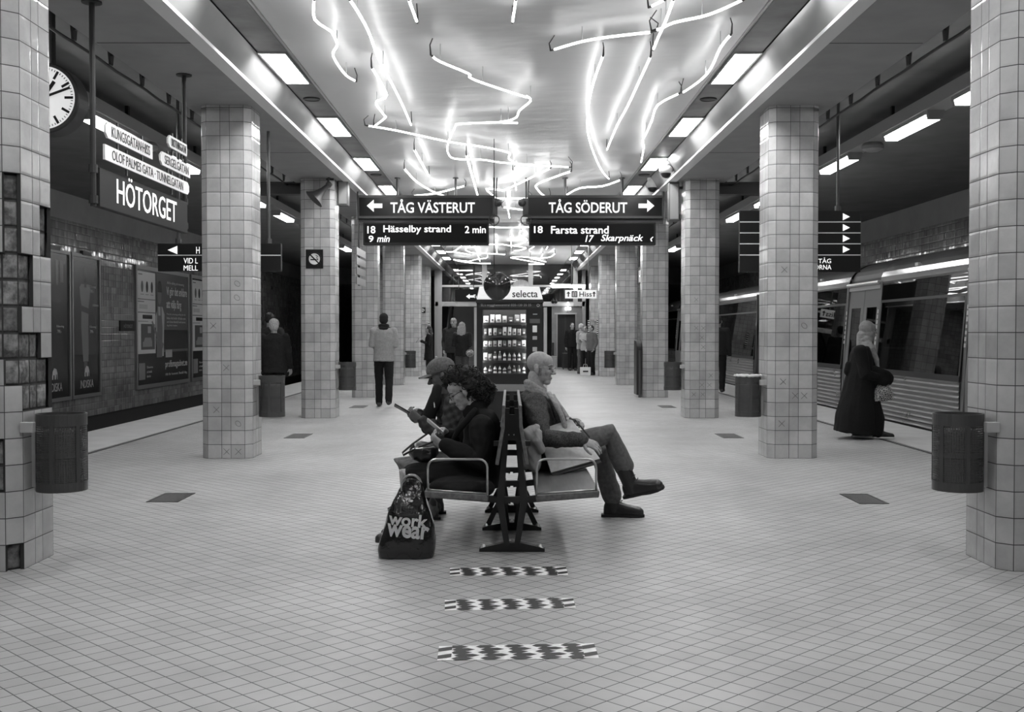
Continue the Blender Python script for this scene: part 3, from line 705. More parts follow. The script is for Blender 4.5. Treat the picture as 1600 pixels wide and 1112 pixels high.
def smooth_pts(pts, k=3):
    out = []
    n = len(pts)
    for i in range(n - 1):
        p0, p1, p2, p3 = pts[max(i-1, 0)], pts[i], pts[i+1], pts[min(i+2, n-1)]
        for j in range(k):
            t = j / k
            out.append(.5*((2*p1) + (p2 - p0)*t + (2*p0 - 5*p1 + 4*p2 - p3)*t*t + (3*p1 - p0 - 3*p2 + p3)*t*t*t))
    out.append(pts[-1]); return out
m_wire = mat('neon_wire', .05, .6)
NI = [0]
def neon(pts, lab):
    dz = .135 + (.0, .034, .017)[NI[0] % 3]; NI[0] += 1; zt = Z_NEON - dz
    W = [G(x, y, zt) for x, y in pts]
    W = [V((min(2.05, max(-2.05, p.x)), p.y, p.z)) for p in W]
    t = thing('neon_tube', lab, 'neon tube', W[0], 'neon light installation on the ceiling')
    q = MB(); q.tube(smooth_pts(W) if len(W) > 2 else W, .0108 if W[0].y < 14 else .014, 6); obj('glass_tube', q, M_['neon'], t)
    for p, p2 in ((W[0], W[1]), (W[-1], W[-2])):
        d = (p - p2).normalized(); e2 = p + d * .05; q = MB()
        q.tube([p, e2, e2 + d*.02 + V((0, 0, dz*.5)), e2 - d*.05 + V((0, 0, dz - .008))], 0, 5, True, [.012, .010, .006, .005]); obj('lead_wire', q, m_wire, t)
    if W[0].y < 24:
        pts = [W[i] for i in range(1, len(W) - 1, 2 if len(W) < 8 else 3)] or [W[0].lerp(W[1], .5)]
        for p in pts:
            q = MB(); q.tube([p + V((0, 0, .01)), p + V((0, 0, dz - .003))], .004, 4); obj('support', q, mat('clear_support', .5, .2), t)
for pts, lab in NE: neon(pts, lab)
# tubes of the same installation over the camera and behind it
def neon_w(W, lab):
    t = thing('neon_tube', lab, 'neon tube', W[0], 'neon light installation on the ceiling')
    q = MB(); q.tube(smooth_pts([V(p) for p in W]), .0108, 6); obj('glass_tube', q, M_['neon'], t)
neon_w([(-1.9, 7.4, ZT), (-1.2, 6.2, ZT), (-1.4, 5.0, ZT), (-.5, 4.2, ZT)], 'neon tube over the camera, poster side')
neon_w([(1.6, 7.2, ZT), (.9, 6.4, ZT), (1.3, 5.0, ZT), (1.0, 3.6, ZT)], 'neon tube over the camera, train side')
neon_w([(-1.3, 2.6, ZT), (0, 1.8, ZT), (.3, .4, ZT), (1.4, -.8, ZT)], 'neon tube crossing above the camera')
# ---- lamps over the platform edges
def make_tlamp():
    t = thing('edge_light', 'x', 'ceiling light', (0, 0, 0))
    q = MB(); pr = [(-.09, .0), (-.075, -.055), (.075, -.055), (.09, .0)]; q.prism(pr, 'y', -.7, .7); obj('diffuser', q, M_['tlamp'], t)
    q = MB(); q.prism([(-.1, 0), (-.1, .045), (.1, .045), (.1, 0)], 'y', -.76, .76)
    for y in (-.73, .73): q.prism([(-.095, .0), (-.08, -.058), (.08, -.058), (.095, .0)], 'y', y - .03, y + .03)
    obj('housing', q, M_['mid'], t); return t
tl = make_tlamp(); tf = True
TY = [3.4, 6.6, 9.4, 11.13, 13.32, 16.25, 19.1, 20.8, 23.6, 26.6, 29.4, 32.4, 35.4, 38.5]
X_TL, Z_TL = 4.9, 1.37 + 2.52
for s, nm in ((-1, 'poster-side'), (1, 'train-side')):
    for k, y in enumerate(TY):
        lab = f'fluorescent light over the {nm} platform edge, {ORD[k]} of its row'
        if tf: tl.location = (s * X_TL, y, Z_TL); tl['label'] = lab; tl['group'] = 'fluorescent lights over the platform edges'; tf = False
        else: dup(tl, (s * X_TL, y, Z_TL), lab, 0, 'fluorescent lights over the platform edges')
    t = thing('lamp_rail', f'long pale lamp rail hanging over the {nm} platform edge', 'rail', (s * X_TL, 10, Z_TL))
    q = MB(); q.prism([(s*X_TL - .13, Z_TL + .045), (s*X_TL - .13, Z_TL + .20), (s*X_TL + .13, Z_TL + .20), (s*X_TL + .13, Z_TL + .045)], 'y', Y_BACK + .1, Y_END - .2); obj('channel', q, mat('rail_enamel', .42, .35), t)
    for y in range(-4, 43, 3):
        q = MB(); q.box((s*X_TL - .02, y - .03, Z_TL + .2), (s*X_TL + .02, y + .03, Z_TRK)); obj('hanger', q, M_['dark'], t)
    # conduit along the soffit edge
    t = thing('conduit', f'thin dark conduit on brackets along the {nm} soffit edge', 'conduit', (s * 3.62, 10, Z_SOF))
    q = MB(); pts = []
    y = Y_BACK + .2; k = 0
    while y < 39.9:
        pts.append((s * 3.67, y, Z_SOF - .03 + .006*math.sin(k*2.1))); y += .42; k += 1
    q.tube(pts, .016, 6); obj('pipe', q, M_['black'], t, True)
    y = -5.2
    while y < 39.5:
        q = MB(); q.prism([(y - .03, Z_SOF - .02), (y + .03, Z_SOF - .02), (y + .06, Z_SOF + .12), (y - .06, Z_SOF + .12)], 'x', min(s*3.64, s*3.66), max(s*3.64, s*3.66)); q.box((min(s*3.534, s*3.65), y - .02, Z_SOF + .06), (max(s*3.534, s*3.65), y + .02, Z_SOF + .09)); obj('bracket', q, M_['black'], t); y += .845
for s, y, lab in ((1, 14.75, 'round loudspeaker on the train-side lamp rail'), (-1, 14.75, 'round loudspeaker on the poster-side lamp rail')):
    c = V((s * X_TL, y, Z_TL)); q = MB(); q.tube([c + V((0, 0, .045)), c + V((0, 0, 0)), c + V((0, 0, -.04)), c + V((0, 0, -.07))], 0, 24, True, [.12, .15, .14, .08]); tag(obj('rail_loudspeaker', q, M_['mid'], smooth=False, loc=c), lab, 'loudspeaker')
for s, nm in ((-1, 'poster side'), (1, 'train side')):
    q = MB(); y = PIL_Y[2] + .35; q.box((min(s*3.36, s*4.75), y - .12, 3.66), (max(s*3.36, s*4.75), y + .12, 3.85)); q.box((min(s*3.36, s*4.75), y - .14, 3.83), (max(s*3.36, s*4.75), y + .14, 3.855)); tag(obj('cable_tray', q, M_['dark'], loc=(s*4, y, 3.7)), f'dark cable tray crossing from the third pillar to the {nm} track', 'cable tray')
# dome cameras on the train-side fascia
for px, py, y, lab in ((1040.5, 266, 17.0, 'upper white dome camera on the train-side ceiling edge'), (1019.5, 289, 19.0, 'lower white dome camera beyond, over the southbound sign')):
    c = P(px, py, y); t = thing('dome_camera', lab, 'camera', c)
    q = MB(); q.ell(c + V((0, 0, .01)), (.11, .11, .09)); q.tube([c + V((0, 0, .06)), c + V((0, 0, .13))], .09, 20); obj('housing', q, M_['white'], t, True)
    q = MB(); q.ell(c + V((0, 0, -.04)), (.085, .085, .085)); obj('dome', q, M_['black'], t, True)
    q = MB(); q.tube([c + V((0, 0, .1)), V((c.x, c.y, Z_SOF + .06 if c.x > 2.5 else Z_NEON + .02))], .02, 8); q.tube([c + V((0, 0, .12)), V((2.6, c.y, c.z + .14))], .02, 8); obj('bracket', q, M_['mid'], t)
# ================================================================= hanging signs
YS = 19.0
def led_board(name, label, x0, x1, lines):
    a, b2 = P(x0, 347.5, YS), P(x1, 383, YS); t = thing(name, label, 'departure display', ((a.x + b2.x)/2, YS, b2.z))
    q = MB(); q.box((a.x, YS - .06, b2.z), (b2.x, YS + .12, a.z)); obj('housing', q, M_['sign'], t, bevel=.008)
    q = MB(); q.box((a.x + .03, YS - .063, b2.z + .04), (b2.x - .03, YS - .06, a.z - .03)); obj('screen', q, mat('led_screen', .006, .5, 0, .1), t)
    for s, u0, u1, v0, v1, it in lines:
        p0, p1 = P(u0, v0, YS - .065), P(u1, v1, YS - .065)
        text('led_text', s, ((p0.x + p1.x)/2, YS - .065, (p0.z + p1.z)/2), abs(p1.x - p0.x), abs(p1.z - p0.z), M_['led'], t, bold=.010, shear=.25 if it else 0)
    q = MB()
    for x in (a.x + .25, b2.x - .25): q.tube([(x, YS + .03, a.z), (x, YS + .03, P(0, 344, YS).z)], .015, 6)
    obj('hanger', q, M_['pipe'], t); return t
led_board('departure_display', 'black departure display listing Hässelby strand, under the westbound sign', 568, 764,
          [('18', 574, 586.5, 353, 364.5, 0), ('Hässelby strand', 599, 704.5, 352, 366, 0), ('2 min', 726.5, 759, 353, 364, 0), ('9', 576, 583.5, 368, 378, 0), ('min', 589, 609, 368, 378, 1)])
led_board('departure_display', 'black departure display listing Farsta strand, under the southbound sign', 826.5, 1024,
          [('18', 834.5, 848, 353, 364, 0), ('Farsta strand', 861, 951, 353, 365, 0), ('17', 914.5, 928, 367.5, 378, 1), ('Skarpnäck', 939, 1005, 366.5, 379.5, 1), ('‹', 1016, 1021, 370, 377, 1)])
def big_sign(label, x0, x1, txt, u0, u1, ax0, ax1, poles, pipes):
    a, b2 = P(x0, 307.5, YS), P(x1, 340, YS); t = thing('platform_sign', label, 'sign', ((a.x + b2.x)/2, YS, b2.z))
    q = MB(); q.box((a.x, YS - .07, b2.z), (b2.x, YS + .07, a.z)); obj('board', q, mat('sign_gloss', .012, .22, 0, .2), t, bevel=.006)
    q = MB(); 
    for z in (a.z, b2.z): q.box((a.x - .012, YS - .078, z - .02), (b2.x + .012, YS + .078, z + .02))
    obj('frame', q, M_['dark'], t)
    p0, p1 = P(u0, 311, YS - .07), P(u1, 332.5, YS - .07)
    text('lettering', txt, ((p0.x + p1.x)/2, YS - .072, (p0.z + p1.z)/2), p1.x - p0.x, p0.z - p1.z, M_['letter'], t, bold=.012)
    p0, p1 = P(ax0, 313, YS), P(ax1, 332, YS); zc = P(0, 322, YS).z; hh = abs(p1.z - p0.z)/2; dr = 1 if ax1 > ax0 else -1; L = abs(p1.x - p0.x)
    q = MB(); pr = [(p1.x, zc), (p1.x - dr*L*.45, zc + hh), (p1.x - dr*L*.45, zc + hh*.36), (p0.x, zc + hh*.36), (p0.x, zc - hh*.36), (p1.x - dr*L*.45, zc - hh*.36), (p1.x - dr*L*.45, zc - hh)]
    q.prism(pr, 'y', YS - .0735, YS - .0705); obj('arrow', q, M_['letter'], t)
    for px in poles:
        q = MB(); x = P(px, 300, YS).x; q.tube([(x, YS, a.z), (x, YS, Z_NEON)], .022, 8); q.tube([(x, YS, Z_NEON - .02), (x, YS, Z_NEON)], .05, 10); obj('pole', q, M_['pipe'], t)
    xo, xi = P(pipes[0], 344, YS).x, P(pipes[1], 344, YS).x; zt, zb = P(0, 280, YS).z, P(0, 344, YS).z
    q = MB(); q.tube([(xi, YS, zb), (xo, YS, zb)], .028, 8); q.tube([(xi, YS, zb - .04), (xo, YS, zb - .04)], .02, 8); q.tube([(xo, YS, zb), (xo, YS, zt)], .028, 8); obj('pipe_frame', q, M_['pipe'], t)
    q = MB(); xb = P(pipes[1], 344, YS).x; q.cbox((xb, YS, zb + .22), (.12, .1, .32)); q.ell((xb + (.07 if xb < 0 else -.07), YS - .05, zb + .3), .07); q.ring((xb, YS - .08, zb), .09, .01, (0, 1, 0), 14, 5); obj('junction_box', q, M_['dark'], t)
    q = MB(); q.tube([(xb, YS, zb + .35), (xb, YS, Z_NEON)], .016, 6); q.tube([(xb + .03, YS, zb + .35), (xb + .05, YS, Z_NEON)], .01, 6); obj('cable', q, M_['black'], t)
    return t
big_sign('long black hanging sign pointing westbound with a white arrow', 562, 769.5, 'TÅG VÄSTERUT', 610, 742, 598, 574, (621, 712), (560, 772))
big_sign('long black hanging sign pointing southbound with a white arrow', 825.5, 1033, 'TÅG SÖDERUT', 857.5, 980, 997, 1021.5, (883, 972), (1036, 822))
# ---- station name sign with street plates, hung along the platform
XH = -3.12
def along(px, py): # point on the plane x = XH
    d = ray(px, py); return CAM + d * (XH / d.x)
t = thing('station_name_sign', 'long dark station name sign on two poles with white street plates above', 'sign', (XH, 9.3, 2.2))
YA, YB2 = along(146, 200).y, along(289, 250).y
for px, lo, hi in ((146, 322, 4), (289, 361, 118)):
    p = along(px, lo); y = p.y; q = MB(); q.tube([(XH, y, p.z), (XH, y, Z_SOF)], .022, 10); q.tube([(XH, y, Z_SOF - .012), (XH, y, Z_SOF)], .075, 12)
    for z in (p.z + .05, p.z + .28): q.tube([(XH, y, z - .03), (XH, y, z + .03)], .034, 10)
    obj('pole', q, M_['dark'], t)
zb, zt = along(152, 323).z, along(152, 262).z
q = MB(); q.box((XH - .03, YA + .04, zb), (XH + .03, YB2 - .03, zt)); obj('name_board', q, mat('name_board', .03, .6, 0, .2), t, bevel=.004)
XF = XH + .033
a, b2 = along(176, 300), along(270.5, 335)
text('lettering', 'HÖTORGET', (XF, (a.y + b2.y)/2, along(178, 318).z + .118), b2.y - a.y, .236, M_['letter'], t, 'posters', bold=.004)
def plate(x0, y0, x1, y1, hpx, txt, lab, off=.06, tips=(1, 0)):
    a, b2 = along(x0, y0), along(x1, y1); h = hpx * a.y / F; z = (a.z + b2.z)/2
    q = MB(); L0, L1 = a.y, b2.y
    q.prism([(L0 - .05*tips[0], z + h*.22), (L0, z + h/2), (L1, z + h/2), (L1 + .05*tips[1], z + h*.22), (L1 + .05*tips[1], z - h*.22), (L1, z - h/2), (L0, z - h/2), (L0 - .05*tips[0], z - h*.22)], 'x', XH + off - .008, XH + off + .008)
    o = obj('street_plate', q, mat('street_plate', .8, .2), t); o['label'] = lab
    tl_ = text_mesh(txt, (L1 - L0)*.86, h*.66, .001, .0, 0, Matrix.Translation(V((XH + off + .0095, (L0 + L1)/2, z)) - wloc(o)) @ AX['posters'].to_4x4())
    link('lettering', tl_, M_['sign'], o)
    for y in (L0 + .25*(L1-L0), L0 + .8*(L1-L0)):
        q = MB(); q.box((XH + off - .02, y - .012, z - h/2 - .05), (XH + off - .008, y + .012, z + h/2 + .04)); obj('clip', q, M_['black'], o)
plate(155, 203, 226, 238, 25, 'KUNGSGATAN·HISS', 'white street plate, upper of the two long ones')
plate(150, 240, 282, 292, 24, 'OLOF PALMES GATA · TUNNELGATAN', 'white street plate, the longest, lowest', .06, (0, 1))
plate(242, 248, 286, 268, 21, 'SERGELGATAN', 'white street plate, short', .06, (1, 0))
plate(254, 221, 281, 235, 19, 'DROTTNINGGATAN', 'smallest white street plate at the top', .06)
# ---- clock
c = P(77, 157, 9.7)
t = thing('station_clock', 'large round station clock hanging half hidden behind the broken pillar', 'clock', c)
R0 = .28; dp = .2
q = MB(); q.tube([c + V((0, -dp/2 - .02, 0)), c + V((0, -dp/2, 0)), c + V((0, dp/2, 0)), c + V((0, dp/2 + .02, 0))], 0, 48, True, [R0 + .02, R0 + .03, R0 + .03, R0 + .02]); obj('case', q, M_['dark'], t)
yf = c.y - dp/2 - .021; fc = V((c.x, yf, c.z))
q = MB(); q.disc(fc, R0 - .005, (0, -1, 0), 48); obj('dial', q, emat('clock_dial', .8, .13), t)
q = MB()
for k in range(60):
    a = 2*math.pi*k/60; L, wd = (.075, .011) if k % 5 == 0 else (.018, .003)
    M = Matrix.Translation(fc + V((0, -.002, 0))) @ Matrix.Rotation(a, 4, 'Y'); q.box((-wd, -.001, R0 - .02 - L), (wd, .001, R0 - .02), M)
obj('hour_marks', q, M_['sign'], t)
for nm, ang, L, wd in (('hour_hand', 35, .17, .016), ('minute_hand', 70, .25, .011)):
    q = MB(); M = Matrix.Translation(fc + V((0, -.005 if nm[0] == 'h' else -.008, 0))) @ Matrix.Rotation(math.radians(ang), 4, 'Y'); q.box((-wd, -.001, -.05), (wd, .001, L), M); obj(nm, q, M_['sign'], t)
q = MB(); q.tube([c + V((.03, 0, R0)), V((c.x + .03, c.y, Z_TRK))], .03, 10); q.tube([V((c.x + .03, c.y, Z_TRK - .03)), V((c.x + .03, c.y, Z_TRK))], .08, 12); obj('hanger_pole', q, M_['dark'], t)
q = MB(); q.tube([V((fc.x, yf + .004, fc.z)), V((fc.x, yf - .012, fc.z))], .02, 12); obj('hub', q, M_['sign'], t)
# ---- direction signs behind the second pillars
YD = 13.4
def dir_sign(label, x0, x1, y0, y1, rules, items, hang):
    a, b2 = P(x0, y0, YD), P(x1, y1, YD); t = thing('direction_sign', label, 'sign', ((a.x + b2.x)/2, YD, b2.z))
    q = MB(); q.box((a.x, YD - .04, b2.z), (b2.x, YD + .04, a.z)); obj('board', q, M_['sign'], t, bevel=.005)
    q = MB()
    for r in rules: z = P(0, r, YD).z; q.box((a.x, YD - .043, z - .006), (b2.x, YD - .039, z + .006))
    obj('rule', q, M_['white'], t)
    for kind, s, u0, u1, v0, v1 in items:
        p0, p1 = P(u0, v0, YD - .043), P(u1, v1, YD - .043)
        if kind == 't': text('lettering', s, ((p0.x + p1.x)/2, YD - .043, (p0.z + p1.z)/2), p1.x - p0.x, p0.z - p1.z, M_['letter'], t)
        else:
            q = MB(); zc = (p0.z + p1.z)/2; q.prism([(p1.x, zc), (p0.x, p0.z), (p0.x, p1.z)], 'y', YD - .044, YD - .041); obj('arrow', q, M_['letter'], t)
    for px in hang:
        q = MB(); x = P(px, y0, YD).x; zc = Z_TRK if abs(x) > 3.55 else Z_SOF; q.tube([(x, YD, a.z), (x, YD, zc)], .02, 8); q.tube([(x, YD, a.z), (x, YD, a.z + .06)], .04, 8); obj('hanger', q, M_['pipe'], t)
dir_sign('two-row black direction sign with one white arrow behind the poster-side pillar', 248, 440, 380.5, 424, (399,), [('a', '', 277, 262, 384, 397), ('t', 'VID L', 287, 309, 403, 411.5), ('t', 'MELL', 287, 309, 414.5, 422.5), ('t', 'H', 306.5, 312, 385.5, 396)], (279, 420))
dir_sign('black direction sign with four stacked white arrows behind the train-side pillar', 1155, 1343, 329.5, 425, (347, 364, 381, 398.5), [('a', '', 1317, 1328, v - 5.5, v + 5.5) for v in (338.5, 355.5, 372.5, 389.5)] + [('t', 'TILL TÅG', 1257, 1298.5, 402, 411), ('t', 'RUTORNA', 1255, 1299, 413.5, 421)], (1309, 1190))
# ---- small station name boards farther along
y = 26.5; xh = P(1052, 428, y).x
t = thing('station_name_sign', 'far station name sign beyond the pencilled pillar, train side', 'sign', (3.2, y, 2.7))
q = MB(); q.box((3.17, 23.9, P(0, 440, 26).z), (3.23, 27.2, P(0, 414, 26).z)); obj('name_board', q, mat('name_board', .03, .6, 0, .2), t)
q = MB(); zc = (P(0, 440, 26).z + P(0, 414, 26).z)/2
text('lettering', 'HÖTORGET', (3.165, 25.6, zc), 2.3, .36, M_['letter'], t, 'train')
for yy in (24.1, 27.0): q.tube([(3.2, yy, zc), (3.2, yy, Z_SOF)], .03, 8)
obj('pole', q, M_['dark'], t)
# plates beside the fourth poster-side pillar
t = thing('street_sign_stack', 'stack of small white street plates on a pole beyond the horn pillar', 'sign', (-3.1, 21.5, 2.6))
q = MB(); q.tube([(-2.98, 21.5, 2.3), (-2.98, 21.5, Z_SOF)], .02, 8); obj('pole', q, M_['dark'], t)
for z in (2.95, 2.76, 2.57, 2.38):
    q = MB(); q.box((-2.96, 20.9, z - .07), (-2.94, 22.2, z + .07)); obj('street_plate', q, mat('dim_plate', .16, .3), t)
# lift sign
yl = 33.2; a, b2 = P(883, 453, yl), P(932, 466, yl)
t = thing('lift_sign', 'white hanging sign with arrows pointing to the lift', 'sign', ((a.x + b2.x)/2, yl, b2.z))
q = MB(); q.box((a.x, yl - .04, b2.z), (b2.x, yl + .04, a.z)); obj('board', q, emat('lift_sign_board', .8, .1), t)
p0, p1 = P(900.5, 455.5, yl), P(923, 463.5, yl); text('lettering', 'Hiss', ((p0.x+p1.x)/2 + .06, yl - .043, (p0.z+p1.z)/2), (p1.x-p0.x)*.86, p0.z-p1.z, M_['sign'], t, bold=.01)
for px in (888, 928):
    q = MB(); c = P(px, 459.5, yl); q.prism([(c.x, c.z + .085), (c.x + .06, c.z + .01), (c.x + .018, c.z + .02), (c.x + .018, c.z - .08), (c.x - .018, c.z - .08), (c.x - .018, c.z + .02), (c.x - .06, c.z + .01)], 'y', yl - .044, yl - .041); obj('arrow', q, M_['sign'], t)
q = MB(); c = P(897.5, 459.5, yl); q.box((c.x - .085, yl - .043, c.z - .09), (c.x + .085, yl - .041, c.z + .09)); obj('pictogram_panel', q, M_['sign'], t)
q = MB()
for dx in (-.04, .04): q.ell((c.x + dx, yl - .045, c.z + .045), (.018, .003, .018), None, 10, 6); q.box((c.x + dx - .014, yl - .046, c.z - .07), (c.x + dx + .014, yl - .043, c.z + .025))
q.box((c.x - .006, yl - .046, c.z - .08), (c.x + .006, yl - .043, c.z + .08)); obj('pictogram', q, M_['white'], t)
q = MB()
for x in (a.x + .2, b2.x - .25): q.tube([(x, yl, a.z), (x, yl, Z_NEON)], .015, 6)
obj('hanger', q, M_['pipe'], t)
# ================================================================= posters on the track wall
XW = -X_WALL
def wp(px, py):
    d = ray(px, py); return CAM + d * (XW / d.x)
def rect(q, y0, y1, z0, z1, off, mi=0): q.face([(XW + off, y0, z0), (XW + off, y1, z0), (XW + off, y1, z1), (XW + off, y0, z1)], None, mi)
def frame(t, y0, y1, z0, z1, wd=.07, mt=None):
    q = MB(); x0, x1 = XW, XW + .05
    q.box((x0, y0, z0), (x1, y0 + wd, z1)); q.box((x0, y1 - wd, z0), (x1, y1, z1)); q.box((x0, y0 + wd, z1 - wd), (x1, y1 - wd, z1)); q.box((x0, y0 + wd, z0), (x1, y1 - wd, z0 + wd)); obj('frame', q, mt or mat('poster_frame', .3, .4, .6), t)
def blob(q, pts, off):
    """closed outline in wall coordinates (y, z)"""
    q.face([(XW + off, a, b) for a, b in pts])
def sil(cx, zb, s, rows):
    """mirror-free outline from rows of (height, from, to)"""
    return [(cx + s*r[1], zb + r[0]) for r in rows] + [(cx + s*r[2], zb + r[0]) for r in rows[::-1]]
def tgrey(v): return mat('print_%03d' % int(v*1000), v, .25)
m_pb = tgrey(.02)
def fashion(y0, y1, label, dark):
    z0, z1 = -.02, 3.06
    t = thing('poster', label, 'poster', (XW + .03, (y0 + y1)/2, z0))
    frame(t, y0, y1, z0, z1)
    q = MB(); rect(q, y0 + .07, y1 - .07, z0 + .07, z1 - .07, .02); obj('sheet', q, mat('poster_dark_print', .028, .25, 0, .5, .5, 1.3), t)
    cy = (y0 + y1)/2 - (.05 if not dark else .3)
    q = MB(); rect(q, y0 + .07, cy + .75, .9, 2.9, .022); obj('printed_backdrop', q, tgrey(.035 if dark else .06), t)
    q = MB(); rect(q, y0 + .07, y1 - .07, z0 + .07, .62, .0225); obj('printed_floor', q, tgrey(.018), t)
    if not dark:
        q = MB(); rect(q, cy + .42, y1 - .07, 1.95, 2.0, .0235); obj('printed_shelf', q, tgrey(.15), t)
        rows = [(0.75, -.12, .16), (1.0, -.16, .18), (1.5, -.22, .17), (1.95, -.2, .2), (2.15, -.26, .26), (2.35, -.3, .3), (2.42, -.2, .22)]
        q = MB(); blob(q, sil(cy, 0, 1, rows), .024); obj('printed_dress', q, tgrey(.2), t)
        q = MB(); blob(q, [(cy + .02 + .1*math.cos(a*math.pi/9), 2.62 + .17*math.sin(a*math.pi/9)) for a in range(18)], .0245); q.face([(XW + .0245, cy - .04, 2.35), (XW + .0245, cy + .08, 2.35), (XW + .0245, cy + .07, 2.52), (XW + .0245, cy - .03, 2.52)])
        q.face([(XW + .0245, cy - .3, 1.85), (XW + .0245, cy + .2, 1.78), (XW + .0245, cy + .22, 1.9), (XW + .0245, cy - .28, 1.97)]); q.face([(XW + .0245, cy - .1, .55), (XW + .0245, cy + .1, .55), (XW + .0245, cy + .1, .76), (XW + .0245, cy - .08, .76)]); obj('printed_figure', q, tgrey(.07), t)
    else:
        rows = [(1.05, -.2, .24), (1.6, -.26, .3), (2.1, -.24, .26), (2.4, -.2, .22), (2.6, -.1, .12)]
        q = MB(); blob(q, sil(cy, 0, 1, rows), .024); obj('printed_dress', q, tgrey(.012), t)
        q = MB(); blob(q, [(cy + .02 + .09*math.cos(a*math.pi/9), 2.55 + .14*math.sin(a*math.pi/9)) for a in range(18)], .0248)
        q.face([(XW + .0245, cy - .1, .6), (XW + .0245, cy - .02, .6), (XW + .0245, cy, 1.06), (XW + .0245, cy - .12, 1.06)]); q.face([(XW + .0245, cy + .06, .62), (XW + .0245, cy + .14, .62), (XW + .0245, cy + .16, 1.06), (XW + .0245, cy + .05, 1.06)]); obj('printed_figure', q, tgrey(.1), t)
        q = MB(); rect(q, cy + .4, cy + .52, 2.35, 2.85, .024); rect(q, cy + .62, cy + .78, 2.4, 2.85, .024); obj('printed_bottle', q, tgrey(.12), t)
    ym = (y0 + y1)/2
    text('lettering', 'INDISKA', (XW + .026, ym + .02, .27), .72, .17, M_['print'], t, 'posters')
    q = MB(); el = [(-.13, .43), (-.13, .55), (-.08, .64), (.03, .66), (.1, .6), (.13, .5), (.13, .43), (.08, .43), (.07, .52), (.02, .52), (.01, .43), (-.05, .43), (-.06, .53), (-.09, .53), (-.1, .43)]
    blob(q, [(ym + .02 - a, b) for a, b in el], .026); obj('emblem', q, M_['print'], t)
    for yy, zz in (((y1 - .42, 2.38), (y1 - .42, 1.5)) if not dark else ((y1 - .5, 1.5),)):
        text('lettering', 'Klänning', (XW + .026, yy, zz), .36, .06, M_['print'], t, 'posters'); text('lettering', '799:-', (XW + .026, yy - .06, zz - .1), .2, .07, M_['print'], t, 'posters')
    q = MB(); q.box((XW, (y0+y1)/2 - .25, z1 - .02), (XW + .07, (y0+y1)/2 + .25, z1 + .07)); obj('number_holder', q, M_['black'], t)
fashion(22.78, 24.37, 'tall poster of a person in a pale striped outfit on the track wall', False)
fashion(21.1, 22.72, 'tall dark poster of a person in black, partly behind the broken pillar', True)
